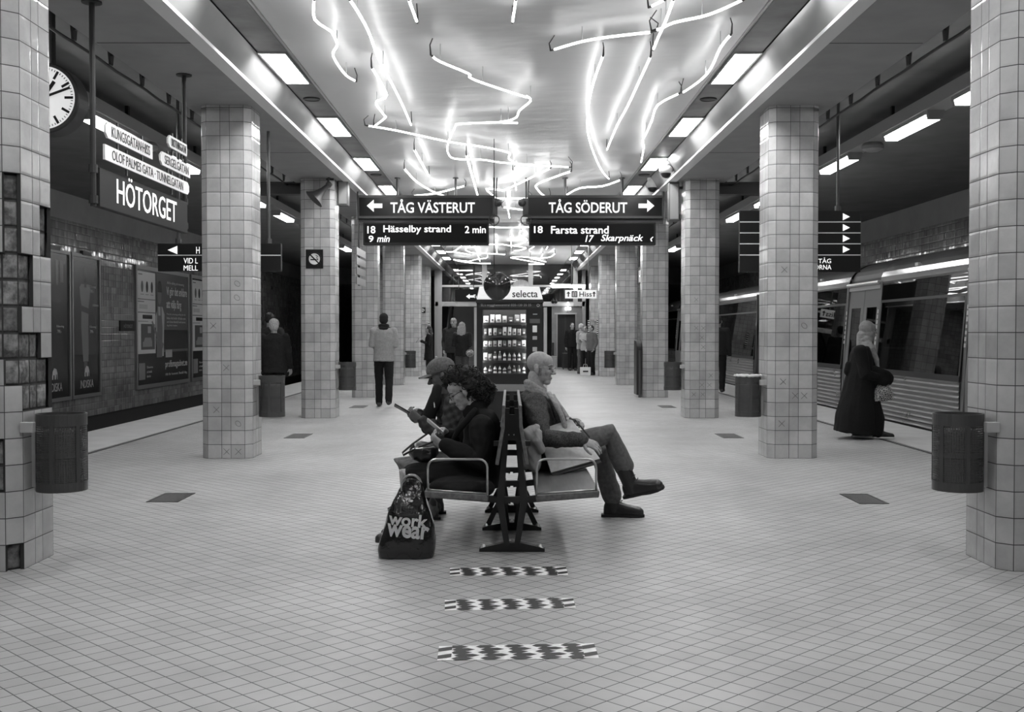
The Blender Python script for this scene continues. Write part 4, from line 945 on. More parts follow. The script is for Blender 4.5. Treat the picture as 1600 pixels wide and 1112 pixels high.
def trade(y0, y1, label):
    z0, z1 = -.03, 3.05; W = y1 - y0
    t = thing('poster', label, 'poster', (XW + .03, (y0 + y1)/2, z0))
    frame(t, y0, y1, z0, z1, .1)
    q = MB(); rect(q, y0 + .1, y1 - .1, z0 + .1, z1 - .1, .02); obj('sheet', q, tgrey(.03), t)
    fy = lambda u: y0 + .1 + u*(W - .2); fz = lambda v: z0 + .1 + v*(z1 - z0 - .2)
    q = MB(); rect(q, fy(.36), fy(1), fz(.48), fz(1), .022); obj('printed_field', q, tgrey(.11), t)
    q = MB(); rect(q, fy(.36), fy(1), fz(.3), fz(.48), .022); 
    obj('printed_shelving', q, tgrey(.035), t)
    q = MB(); rect(q, fy(.36), fy(1), fz(.275), fz(.3), .0225); obj('printed_bench', q, tgrey(.12), t)
    for k in range(6):
        q = MB(); rect(q, fy(.58 + k*.07), fy(.58 + k*.07 + .045), fz(.32), fz(.44 - .03*(k % 2)), .0225); obj('printed_box', q, tgrey(.06), t)
    # phone page
    q = MB(); rect(q, fy(.0), fy(.335), fz(.27), fz(.985), .023); obj('printed_page', q, tgrey(.62), t)
    for k, v in enumerate((.1, .02, .03)):
        yc = fy(.095 + .088*k); q = MB(); blob(q, [(yc + .09*math.cos(a*math.pi/10), fz(.855) + .145*math.sin(a*math.pi/10)) for a in range(20)], .0235); obj('printed_swatch', q, tgrey(v), t)
    q = MB()
    for v in (.745, .63): rect(q, fy(.01), fy(.33), fz(v) - .012, fz(v) + .012, .0235)
    rect(q, fy(.03), fy(.1), fz(.955), fz(.965), .0235)
    for k in range(3): rect(q, fy(.065 + .088*k), fy(.125 + .088*k), fz(.785), fz(.79), .0235)
    rect(q, fy(.02), fy(.13), fz(.72), fz(.728), .0235); rect(q, fy(.02), fy(.2), fz(.55), fz(.555), .0235)
    obj('printed_rule', q, tgrey(.15), t)
    q = MB(); rect(q, fy(.04), fy(.19), fz(.66), fz(.7), .0235); obj('printed_field_box', q, tgrey(.45), t)
    q = MB(); rect(q, fy(.1), fy(.275), fz(.575), fz(.61), .0235); obj('printed_button', q, tgrey(.02), t)
    q = MB(); rect(q, fy(.07), fy(.32), fz(.305), fz(.53), .0235); obj('printed_room', q, tgrey(.1), t)
    q = MB(); rect(q, fy(.19), fy(.25), fz(.45), fz(.51), .024); obj('printed_picture', q, tgrey(.35), t)
    q = MB(); blob(q, [(fy(.1), fz(.33)), (fy(.27), fz(.33)), (fy(.27), fz(.375)), (fy(.25), fz(.41)), (fy(.14), fz(.41)), (fy(.12), fz(.375)), (fy(.1), fz(.375))], .024); obj('printed_armchair', q, tgrey(.28), t)
    # tradesman
    q = MB(); blob(q, [(fy(a), fz(b)) for a, b in ((.36, .24), (.49, .24), (.5, .5), (.51, .62), (.47, .69), (.38, .69), (.34, .6), (.35, .4))], .0242); obj('printed_shirt', q, tgrey(.42), t)
    q = MB(); blob(q, [(fy(a), fz(b)) for a, b in ((.35, .23), (.46, .23), (.47, .5), (.455, .6), (.45, .69), (.43, .69), (.43, .61), (.39, .61), (.385, .69), (.365, .69), (.365, .5))], .0246); obj('printed_dungarees', q, tgrey(.16), t)
    q = MB(); blob(q, [(fy(.415) + .15*math.cos(a*math.pi/10), fz(.79) + .24*math.sin(a*math.pi/10)) for a in range(20)], .0244); blob(q, [(fy(a), fz(b)) for a, b in ((.34, .42), (.37, .38), (.47, .31), (.49, .35), (.38, .43), (.28, .56), (.26, .55))], .0248); obj('printed_face_and_arm', q, tgrey(.17), t)
    q = MB(); blob(q, [(fy(a), fz(b)) for a, b in ((.375, .82), (.46, .82), (.46, .88), (.44, .92), (.4, .92), (.375, .88))], .025); obj('printed_cap', q, tgrey(.03), t)
    tx = lambda s, u0, u1, v, h, b=0.0: text('lettering', s, (XW + .026, (fy(u0) + fy(u1))/2, fz(v)), fy(u1) - fy(u0), h, M_['print'], t, 'posters', bold=b)
    tx('Vi gör det enklare', .55, .985, .83, .3, .015); tx('att välja färg', .55, .86, .71, .3, .015)
    tx('Allt för målning och renovering', .56, .92, .915, .09)
    for k, sx in enumerate(('Med vår sortering av färg kan du', 'hitta rätt kulör till alla rum', 'och få den blandad med samma', 'dag direkt i butiken')): tx(sx, .555, .95 - .06*(k == 3)*3, .625 - k*.035, .06)
    tx('proffsmagasinet.se', .52, .985, .155, .24, .012); tx('Allt för hemmet. Beställ idag.', .52, .985, .065, .09)
    q = MB(); rect(q, fy(.525), fy(.66), fz(.225), fz(.295), .0255); obj('printed_logo', q, tgrey(.4), t)
    q = MB(); rect(q, fy(.03), fy(.14), fz(.045), fz(.19), .0235); obj('printed_patch', q, tgrey(.25), t)
    for k, sx in enumerate(('Skanna', 'och handla', 'direkt')): tx(sx, .17, .28 - .02*k, .15 - .04*k, .06)
    return t
trade(26.68, 31.08, 'wide framed advertisement with a man in a cap on the track wall')
trade(31.3, 35.7, 'second wide framed advertisement, mostly hidden behind the pillar with pencilled rings')
t = thing('name_plaque', 'small black station name plaque on the tiled track wall beside a poster', 'sign', (XW + .02, 26.2, 1.6))
q = MB(); q.box((XW, 25.62, 1.42), (XW + .03, 26.62, 1.66)); obj('plate', q, M_['sign'], t)
text('lettering', 'HÖTORGET', (XW + .032, 26.15, 1.54), .62, .1, mat('faded_letter', .25, .5), t, 'posters')
for s in (1,):
    for k, yy in enumerate((13.0, 29.0)): pass
# ================================================================= floor pieces
def tape(label, n0, n1, f1, f0):
    """near-left, near-right, far-right, far-left picture corners on the floor"""
    A, B, C, D = [G(*p) for p in (n0, n1, f1, f0)]
    L = (B - A).length; mid = (A + B + C + D)/4
    t = thing('anti_slip_strip', label, 'tape', (mid.x, mid.y, 0), 'striped anti-slip strips on the floor')
    def pt(u, v, z): 
        p = A.lerp(B, u).lerp(D.lerp(C, u), v); return V((p.x, p.y, z))
    q = MB(); q.face([pt(0, 0, .0015), pt(1, 0, .0015), pt(1, 1, .0015), pt(0, 1, .0015)]); obj('strip', q, mat('worn_white_tape', .88, .5, 0, .4, .12, 25), t)
    q = MB(); e = .085; rr = random.Random(int(A.y*1000)); nrow = 5
    # saw-toothed dark bands: laid in rows so that each row steps sideways
    per = (1 - 2*e)/4.6
    for b in range(5):
        for r in range(nrow):
            v0, v1 = r/nrow, (r+1)/nrow
            zig = (.012 if r % 2 else -.008) + rr.uniform(-.008, .008)
            u0 = e + per*(b + .12) + zig + .03*(.5 - v0); u1 = u0 + per*(.46 if r % 2 else .36) + rr.uniform(-.008, .008)
            vm = (v0 + v1)/2; pa, pb = .03, .045
            cl = lambda u: min(1 - e, max(e, u))
            if u0 < 1 - e - .01:
                q.face([pt(cl(u0 - pa), vm, .0022), pt(cl(u0), v0, .0022), pt(cl(u1), v0, .0022), pt(cl(u1 + pb), vm, .0022), pt(cl(u1), v1, .0022), pt(cl(u0), v1, .0022)])
    obj('dark_bands', q, mat('tape_black', .025, .5), t)
    for (ua, ub) in ((0, e), (1 - e, 1)):
        q = MB()
        for k in range(2):
            v = .08 + k*.5; q.face([pt(ua, v, .0024), pt(ub, v + .12, .0024), pt(ub, v + .36, .0024), pt(ua, v + .24, .0024)])
        obj('end_marking', q, mat('tape_black', .025, .5), t)
tape('striped anti-slip strip, the one lying closest to the bench foot', (703, 899.5), (888, 898.5), (884, 885), (703, 887.5))
tape('striped anti-slip strip in the middle of the three', (695, 954), (900, 949.5), (895, 934), (695, 937.5))
tape('longest striped anti-slip strip, lying farthest from the bench', (683, 1032), (936, 1028), (928, 1005), (686, 1009.5))
for x0, x1, y0, y1, lab in ((-2.95, -2.69, 8.79, 9.28, 'dark rectangular floor hatch beyond the broken-tiled pillar'), (2.8, 3.04, 8.69, 9.22, 'worn floor hatch with bright edges near the big train-side bin'),
                            (-2.95, -2.68, 14.15, 14.75, 'dark floor hatch between the second and third poster-side pillars'), (2.78, 3.05, 14.15, 14.75, 'dark floor hatch between the second and third train-side pillars'),
                            (-2.95, -2.68, 19.9, 20.5, 'dark floor hatch between the third and fourth poster-side pillars'), (2.78, 3.05, 19.9, 20.5, 'dark floor hatch between the third and fourth train-side pillars')):
    t = thing('floor_hatch', lab, 'floor hatch', ((x0 + x1)/2, (y0 + y1)/2, 0))
    q = MB(); q.box((x0, y0, -.002), (x1, y1, .003)); obj('cover', q, mat('hatch_iron', .07, .5, .4, .5, .3, 30, .5, 120), t)
    q = MB()
    for a in ((x0, y0, x1, y0 + .02), (x0, y1 - .02, x1, y1), (x0, y0, x0 + .02, y1), (x1 - .02, y0, x1, y1)): q.box((a[0], a[1], -.002), (a[2], a[3], .0045))
    obj('frame', q, mat('hatch_frame', .2 if 'worn' in lab else .09, .4, .7), t)
# ================================================================= double bench
BX = .012
m_wood = mat('bench_wood', .13, .42, 0, .45, .35, 3, .1, 50, stretch=(14, 1.2, 14)); m_end = mat('bench_wood_edge', .2, .5, 0, .4, .3, 20)
bt = thing('bench', 'back-to-back wooden bench on black steel trestles with tubular armrests', 'bench', (BX, 7.55, 0))
Y0, Y1 = 6.55, 8.62
for s in (-1, 1):
    q = MB(); prof = [(BX + s*.145, .352), (BX + s*.525, .376), (BX + s*.53, .416), (BX + s*.15, .39)][::s]; q.prism(prof, 'y', Y0, Y1); obj('seat', q, m_wood, bt, bevel=.006)
    q = MB(); prof = [(BX + s*.042, .925), (BX + s*.060, .925), (BX + s*.066, .785), (BX + s*.104, .56), (BX + s*.082, .556), (BX + s*.045, .782)][::s]; q.prism(prof, 'y', Y0 + .13, Y1 - .1); obj('backrest', q, m_wood, bt, bevel=.004)
    for y in (Y0 + .03, Y1 - .03):
        xi, xo = BX + s*.15, BX + s*.51; zi, zo = .388, .41
        q = MB(); r = .05; top = .605
        pts = [(xo, y, zo), (xo, y, top - r)] + [(xo - s*(r - r*math.cos(k*math.pi/8)), y, top - r + r*math.sin(k*math.pi/8)) for k in range(1, 5)]
        pts += [(xi + s*(r - r*math.sin(k*math.pi/8)), y, top - r + r*math.cos(k*math.pi/8)) for k in range(0, 5)] + [(xi, y, zi)]
        q.tube(pts, .007, 10); q.tube([(xi, y, zi + .008), (xo, y, zo + .008)], .006, 8); obj('armrest', q, M_['steel'], bt, True)
FR = (6.81, 7.55, 8.3)
for i, y in enumerate(FR):
    fr = MB()
    # curved foot bar
    pr = [(BX - .205, .0), (BX - .205, .018), (BX - .17, .03), (BX - .06, .055), (BX + .06, .055), (BX + .17, .03), (BX + .205, .018), (BX + .205, 0)]
    fr.prism(pr, 'y', y - .025, y + .025)
    for s in (-1, 1):
        fr.prism([(BX + s*.015, .05), (BX + s*.05, .05), (BX + s*.10, .33), (BX + s*.055, .33)][::s], 'y', y - .03, y - .012)
        fr.prism([(BX + s*.05, .33), (BX + s*.095, .33), (BX + s*.065, .60), (BX + s*.042, .90), (BX + s*.016, .90), (BX + s*.024, .7)][::s], 'y', y - .03, y - .012)
        fr.prism([(BX + s*.01, .30), (BX + s*.46, .335), (BX + s*.50, .372), (BX + s*.15, .35), (BX + s*.01, .335)][::s], 'y', y - .02, y + .02)
        fr.prism([(BX + s*.195, .015), (BX + s*.155, .015), (BX + s*.045, .25), (BX + s*.07, .27)][::s], 'y', y + .0, y + .015) if i else None
        fr.cbox((BX + s*.08, y - .02, .68), (.07, .03, .03))
    fr.box((BX - .1, y - .025, .31), (BX + .1, y + .01, .345)); fr.box((BX - .07, y - .02, .52), (BX + .07, y - .005, .56)) if i else None
    fr.prism([(BX - .03, .7), (BX + .03, .7), (BX + .028, .86), (BX - .028, .86)], 'y', y - .028, y - .018)
    o = obj('trestle', fr, M_['black'], bt)
    q = MB()
    for sx in (-.18, .18): q.tube([(BX + sx, y, .02), (BX + sx, y, .045)], .02, 8, True, [.022, .008])
    for sx, z in ((-.012, .075), (.012, .075), (-.02, .735), (.012, .735), (-.02, .30)): q.tube([(BX + sx, y - .034, z), (BX + sx, y - .028, z)], .005, 6)
    obj('bolt', q, M_['steel'], o)
    q = MB(); q.tube([(BX - .065, y - .01, .79), (BX + .065, y - .01, .79)], .006, 6); obj('tie_rod', q, M_['steel'], o)
for x in (-.085, .085):
    q = MB(); q.box((BX + x - .015, FR[0], .315), (BX + x + .015, FR[2], .345)); obj('long_rail', q, M_['black'], bt)
# ================================================================= vending machine
vy = 16.0; vx0, vx1 = P(745, 550, vy).x, P(848, 550, vy).x; vz1 = P(800, 470, vy).z
vt = thing('vending_machine', 'black snack vending machine with lit shelves and a white header', 'vending machine', ((vx0 + vx1)/2, vy + .4, 0))
m_vb = mat('vending_black', .012, .35); px = lambda x, y: P(x, y, vy)
gx0, gx1, gz1, gz0 = px(754, 0).x, px(822.5, 0).x, px(0, 484).z, px(0, 584).z
q = MB(); q.box((vx0, vy + .78, 0), (vx1, vy + .8, vz1)); q.box((vx0, vy, 0), (vx0 + .02, vy + .8, vz1)); q.box((vx1 - .02, vy, 0), (vx1, vy + .8, vz1)); q.box((vx0, vy, vz1 - .02), (vx1, vy + .8, vz1)); q.box((vx0, vy + .02, 0), (vx1, vy + .8, .25)); obj('cabinet', q, m_vb, vt)
q = MB(); q.box((vx0, vy - .03, gz0 - .02), (gx0, vy, vz1)); q.box((gx1, vy - .03, gz0 - .02), (vx1, vy, vz1)); q.box((gx0, vy - .03, gz1), (gx1, vy, vz1)); q.box((vx0, vy - .03, px(0, 600).z), (vx1, vy, gz0)); q.box((vx0, vy - .01, .05), (vx1, vy + .02, px(0, 611).z)); obj('door_frame', q, m_vb, vt)
q = MB(); q.box((vx0 + .1, vy - .035, px(0, 611).z), (vx1 - .1, vy + .01, px(0, 600).z)); obj('delivery_flap', q, mat('flap_grey', .2, .35), vt)
q = MB(); q.box((gx0, vy + .5, gz0 - .05), (gx1, vy + .52, gz1 + .05)); obj('back_liner', q, mat('vend_liner', .08, .6), vt)
q = MB(); q.box((gx1 + .06, vy + .02, .3), (gx1 + .07, vy + .5, vz1)); q.box((gx0 - .07, vy + .02, .3), (gx0 - .06, vy + .5, vz1)); obj('side_liner', q, mat('vend_side', .08, .4), vt)
q = MB()
for x in (gx0 - .03, gx1 + .03): q.tube([(x, vy + .045, gz0), (x, vy + .045, gz1)], .012, 8)
q.tube([(gx0, vy + .05, gz1 + .03), (gx1, vy + .05, gz1 + .03)], .014, 8); obj('light_tube', q, emat('vending_tube', 1, 6.5), vt)
SH = [504, 524, 542, 563.5, 583.5]    # shelf edges in the picture
shz = [px(0, v).z for v in SH]
for z in shz:
    q = MB(); q.box((gx0, vy + .09, z - .012), (gx1, vy + .5, z)); sh = obj('shelf', q, M_['dark'], vt)
    q = MB(); q.box((gx0, vy + .08, z - .03), (gx1, vy + .09, z - .005)); obj('price_rail', q, M_['dark'], sh)
q = MB(); q.box((gx0, vy - .012, gz0), (gx1, vy - .006, gz1)); obj('glass_pane', q, glass('vend_glass', .95, 0.0), vt)
a, b2 = px(748, 473), px(846, 481); q = MB(); q.box((a.x, vy - .035, b2.z), (b2.x, vy - .03, a.z)); pl = obj('notice_strip', q, M_['dark'], vt)
text('lettering', 'SL:s trygghetscentral 020-120 25 25', ((a.x + b2.x)/2 - .06, vy - .037, (a.z + b2.z)/2), .74, .045, mat('notice_print', .5, .5), pl)
q = MB(); q.ring((b2.x - .05, vy - .037, (a.z + b2.z)/2), .018, .004, (0, 1, 0)); obj('emblem', q, mat('notice_print', .5, .5), pl)
def slab(name, x0, x1, y0, y1, m, d=.04):
    a, b2 = px(x0, y0), px(x1, y1); q = MB(); q.box((a.x, vy - d, b2.z), (b2.x, vy - .03, a.z)); return obj(name, q, m, vt, bevel=.003)
slab('coin_plate', 832.5, 839.5, 490, 491.6, M_['steel']); kp = slab('display', 827.5, 843.5, 498, 505, mat('vend_display', .12, .2)); slab('card_reader', 832, 839, 508.5, 519, M_['white']); slab('keypad', 832, 839, 525, 530.5, M_['mid']); slab('coin_return', 832, 839, 542, 549, M_['mid'])
# header
a, b2 = px(751, 448), px(847, 468)
q = MB(); q.prism([(vx0 - .0, b2.z), (vx0 + .04, a.z), (vx1 - .05, a.z), (vx1, b2.z)], 'y', vy - .06, vy + .25); obj('header', q, emat('vend_header', .8, .1), vt, bevel=.01)
q = MB(); q.box((vx0 - .01, vy - .07, vz1 - .03), (vx1 + .01, vy + .3, b2.z)); obj('header_base', q, M_['black'], vt)
p0, p1 = px(800.5, 453.5), px(840, 464.5); text('lettering', 'selecta', ((p0.x + p1.x)/2, vy - .062, (p0.z + p1.z)/2), p1.x - p0.x, p0.z - p1.z, M_['sign'], vt, bold=.01)
c = px(814.5, 449); R0 = px(829, 0).x - c.x; q = MB(); n = 20
pts = [(c.x + R0*math.cos(k*math.pi/n), c.z + .85*R0*math.sin(k*math.pi/n)) for k in range(n + 1)]; q.prism(pts, 'y', vy - .03, vy + .02); em = obj('header_half_disc', q, mat('orange_slice', .5, .5, 0, .4, .3, 40, stretch=(1, 1, .2)), vt)
q = MB()
for k in range(1, 14): a_ = k*math.pi/14; q.tube([(c.x + .1*R0*math.cos(a_), vy - .032, c.z + .1*R0*math.sin(a_)), (c.x + .85*R0*math.cos(a_), vy - .032, c.z + .75*R0*math.sin(a_))], .004, 4)
obj('ray', q, M_['white'], em)
for s, x in ((-1, 743.5), (1, 852)):
    a = px(x, 480); q = MB(); q.box((a.x - .025, vy - .02, .2), (a.x + .025, vy + .3, px(0, 480).z)); obj('side_trim', q, mat('vend_trim', .5, .4, .3), vt)
# goods: every packet and bottle of its own
def packet(wd, h, v, sd):
    q = MB(); rr = random.Random(sd)
    rings = []
    for k in range(7):
        u = k/6; b = .15 + .85*math.sin(math.pi*u)**.6; rings.append(((0, 0, h*u), (wd/2, 0, 0), (0, .022*b, 0)))
    q.loft(rings, 14, .6); bodyo = q
    q2 = MB(); q2.ell((wd*.05, -.016, h*.35), (wd*.36, .010, h*.13), None, 10, 6)
    return bodyo, q2
def bottle(wd, h, v, sd):
    q = MB(); r = wd*.45
    prof = [(0, r*.9), (.03, r), (.55, r), (.68, r*.8), (.82, r*.36), (.9, r*.36)]
    q.tube([(0, 0, h*a) for a, _ in prof], 0, 14, True, [b for _, b in prof])
    q2 = MB(); q2.tube([(0, 0, h*.88), (0, 0, h)], r*.42, 10); q2.tube([(0, 0, h*.25), (0, 0, h*.5)], r*1.02, 14)
    return q, q2
kinds = {}
for i in range(7):
    rr = random.Random(i); v = (.85, .6, .2, .45, .9, .1, .7)[i]
    for nm, fn in (('packet', packet), ('bottle', bottle)):
        t = None; kinds[(nm, i)] = (fn, v)
cols = 9; protos = {}
names = ['top shelf', 'second shelf', 'third shelf', 'fourth shelf', 'lowest shelf']
for r in range(5):
    zt = (px(0, 488).z if r == 0 else shz[r-1] - .03); hmax = zt - shz[r] - .02
    n = (7, 9, 9, 9, 9)[r]
    for c_ in range(n):
        x = gx0 + (gx1 - gx0)*(c_ + .5)/n; wd = (gx1 - gx0)/n*.86; i = (c_*3 + r*2 + (c_ % 2)) % 7; nm = 'packet' if r < 3 or (r == 3 and c_ in (0, 1, 8)) else 'bottle'
        h = hmax*(.82 + .05*((c_*7 + r*3) % 4)); key = (nm, i, r, 0)
        fn, v = kinds[(nm, i)]
        lab = f'snack packet on the {names[r]} of the vending machine' if nm == 'packet' else f'drink bottle on the {names[r]} of the vending machine'
        grp = f'{nm}s on the {names[r]} of the vending machine'
        if key not in protos:
            t = thing('snack_packet' if nm == 'packet' else 'drink_bottle', lab, 'snack' if nm == 'packet' else 'bottle', (0, 0, 0), grp)
            b1, b2_ = fn(wd, h, v, i)
            obj('wrapper' if nm == 'packet' else 'bottle_body', b1, mat('goods_%d' % i, v, .3), t, True)
            obj('print' if nm == 'packet' else 'cap_and_label', b2_, mat('goods_print_%d' % i, .75 if v < .4 else .08, .4), t, True)
            t.location = (x, vy + .16, shz[r] + .001); protos[key] = t
        else:
            t = dup(protos[key], (x, vy + .16, shz[r] + (.005 if nm == 'packet' else .001)), lab, 0, grp)
        q_ = random.Random(r*31 + c_); t.scale = (q_.uniform(.72, 1.0), .9, q_.uniform(.76, 1.0)); t.rotation_euler = (0, q_.uniform(-.05, .05) if nm == 'packet' else 0, q_.uniform(-.12, .12))
# ---- heart balloon on a long string
yb = 15.2; c = P(777, 446, yb); Rb = 21.5*yb/F
def heart(c, Rb):
    q = MB()
    rings = []
    n = 26
    for k in range(15):
        u = -1 + 2*k/14
        rings.append(u)
    # body of revolution-like shell: outline in xz, thickness in y
    out = []
    for k in range(40):
        a = 2*math.pi*k/40
        x = math.sin(a); z = math.cos(a)
        if z < 0: x *= 1 - .18*abs(z)**2; z *= 1.12
        z += -.16*math.exp(-(x + .38)**2*60) if z > .6 else 0
        out.append((x, z))
    lay = [(-1, .02), (-.9, .38), (-.65, .72), (-.3, .94), (0, 1), (.3, .94), (.65, .72), (.9, .38), (1, .02)]
    i0 = len(q.v)
    for d, k in lay:
        for x, z in out: q.v.append(c + V((x*Rb*k, d*Rb*.55, z*Rb*k)))
    m = len(out)
    for l in range(len(lay) - 1):
        for j in range(m): q.f.append([l*m + j, l*m + (j+1) % m, (l+1)*m + (j+1) % m, (l+1)*m + j])
    return q
t = thing('balloon', 'dark glossy foil balloon in front of the vending machine header', 'balloon', c)
obj('foil', heart(c, Rb), mat('balloon_foil', .03, .08, .3, .8), t, True)
q = MB(); q.tube([c + V((-Rb*.1, 0, Rb*.9)), P(772, 425, yb), P(772, 300, yb), V((P(772, 300, yb).x, yb, Z_NEON))], .006, 5); obj('string', q, M_['black'], t)
q = MB(); q.prism([(c.x - Rb*.75, c.z + Rb*1.15), (c.x - Rb*.2, c.z + Rb*1.2), (c.x - Rb*.2, c.z + Rb*.6)], 'y', yb - .03, yb + .03); obj('tail', q, M_['dark'], t)
# ================================================================= shopping bag
M0 = G(633, 874.5); ys = M0.y
m_bag = mat('glossy_black_plastic', .015, .16, 0, .7, 0, 8, .9, 13)
bg = thing('shopping_bag', 'glossy black plastic shopping bag with white lettering on the floor', 'bag', (M0.x, ys + .1, 0))
def bagpt(px, py, y=None): return P(px, py, y or ys)
rows = [(873, 589, 676, .115), (862, 588, 678, .125), (845, 592, 678.5, .125), (825, 598, 677, .115), (805, 604, 671, .095), (785, 612, 664, .07), (770, 619, 659, .045), (758, 627, 656, .028), (752, 631, 652, .02)]
q = MB(); rings = []
for py, x0, x1, d in rows:
    a, b2 = bagpt(x0, py), bagpt(x1, py); cc = (a + b2)/2; rings.append(((cc.x, ys + .12, max(.004, cc.z)), ((b2.x - a.x)/2, 0, 0), (0, d, 0)))
rings[0] = ((rings[0][0][0], ys + .12, .004), rings[0][1], rings[0][2])
fine = []
for k in range(len(rings) - 1):
    for j in range(5):
        u = j/5; A, B = rings[k], rings[k+1]; fine.append(tuple(tuple(A[m][i]*(1-u) + B[m][i]*u for i in range(3)) for m in range(3)))
fine.append(rings[-1]); q.loft(fine, 64, .5)
for i in range(len(q.v)):
    p = q.v[i]; amp = .014*min(1, p.z/.1)
    q.v[i] = p + V((0, 1, 0))*amp*(noise.noise(V((p.x*9 + p.z*3, 0, p.z*6))) + .8*noise.noise(V((p.x*26, 3, p.z*7))) + .35*abs(noise.noise(V((p.x*60 + p.z*30, 1, p.z*24))))) + V((1, 0, 0))*.006*noise.noise(p*14)*min(1, p.z/.1)
from mathutils.bvhtree import BVHTree
BAGT = BVHTree.FromPolygons([tuple(v) for v in q.v], q.f)
obj('bag_body', q, m_bag, bg, True)
q = MB(); hc = bagpt(640, 757)
for dy in (.1, .14):
    pts = [V((hc.x + .06*math.cos(a), ys + dy + .01*math.sin(3*a), hc.z - .03 + .075*math.sin(a))) for a in [math.pi*k/10 for k in range(-1, 12)]]
    q.tube(pts, .006, 6)
obj('handle', q, mat('bag_handle', .3, .25), bg, True)
yb_ = ys - .012
def finer(me):
    import bmesh
    bm = bmesh.new(); bm.from_mesh(me); bmesh.ops.triangulate(bm, faces=bm.faces)
    for _ in range(2):
        ed = [e for e in bm.edges if e.calc_length() > .012]; bmesh.ops.subdivide_edges(bm, edges=ed, cuts=1)
        bmesh.ops.triangulate(bm, faces=bm.faces)
    bm.to_mesh(me); bm.free(); return me
def bagtxt(s, u0, u1, v0, v1, m, d, rot=-.06):
    p0, p1 = P(u0, v0, yb_), P(u1, v1, yb_); cc = (p0 + p1)/2
    me = text_mesh(s, p1.x - p0.x, p0.z - p1.z, .001, .03, 0.0, None); me = finer(me)
    R2 = Matrix.Rotation(rot, 4, 'Z'); Mx = AX['front'].to_4x4()
    for v in me.vertices:
        p = Mx @ (R2 @ v.co) + cc
        hit = BAGT.ray_cast(V((p.x, ys - 1, p.z)), V((0, 1, 0)))[0]; p.y = (hit.y if hit is not None else ys) - .004
        v.co = p - wloc(bg)
    return link('lettering', me, m, bg)
bagtxt('work', 606, 668, 804, 823.5, mat('bag_print', .95, .35), .006, -.1); bagtxt('wear', 603, 670, 821.5, 841, mat('bag_print', .95, .35), .01, -.1)
bagtxt('ahlsell', 605, 652, 790, 803, mat('bag_print_faint', .06, .3), .006)
# ================================================================= the train standing at the platform
m_rib = mat('train_corrugated', .17, .3, .75, .5, .15, 2); m_roof = mat('train_roof_metal', .42, .2, .9, .5, .1, 2)
m_car = mat('train_paint', .2, .35, .2); m_post = mat('train_pale_post', .15, .4); m_cdark = mat('train_dark', .02, .3)
m_win = glass('train_glass', .3, .0, .012, .13)
def sx(z): return 5.93 + .12*max(0, z - .72)/1.45      # body side leans inwards towards the roof
def side_quad(q, y0, y1, z0, z1, off=0.0, th=.03):
    q.add([(sx(z0)-off, y0, z0), (sx(z0)-off, y1, z0), (sx(z1)-off, y1, z1), (sx(z1)-off, y0, z1), (sx(z0)-off+th, y0, z0), (sx(z0)-off+th, y1, z0), (sx(z1)-off+th, y1, z1), (sx(z1)-off+th, y0, z1)],
          [(0,1,2,3), (7,6,5,4), (0,4,5,1), (1,5,6,2), (2,6,7,3), (3,7,4,0)])
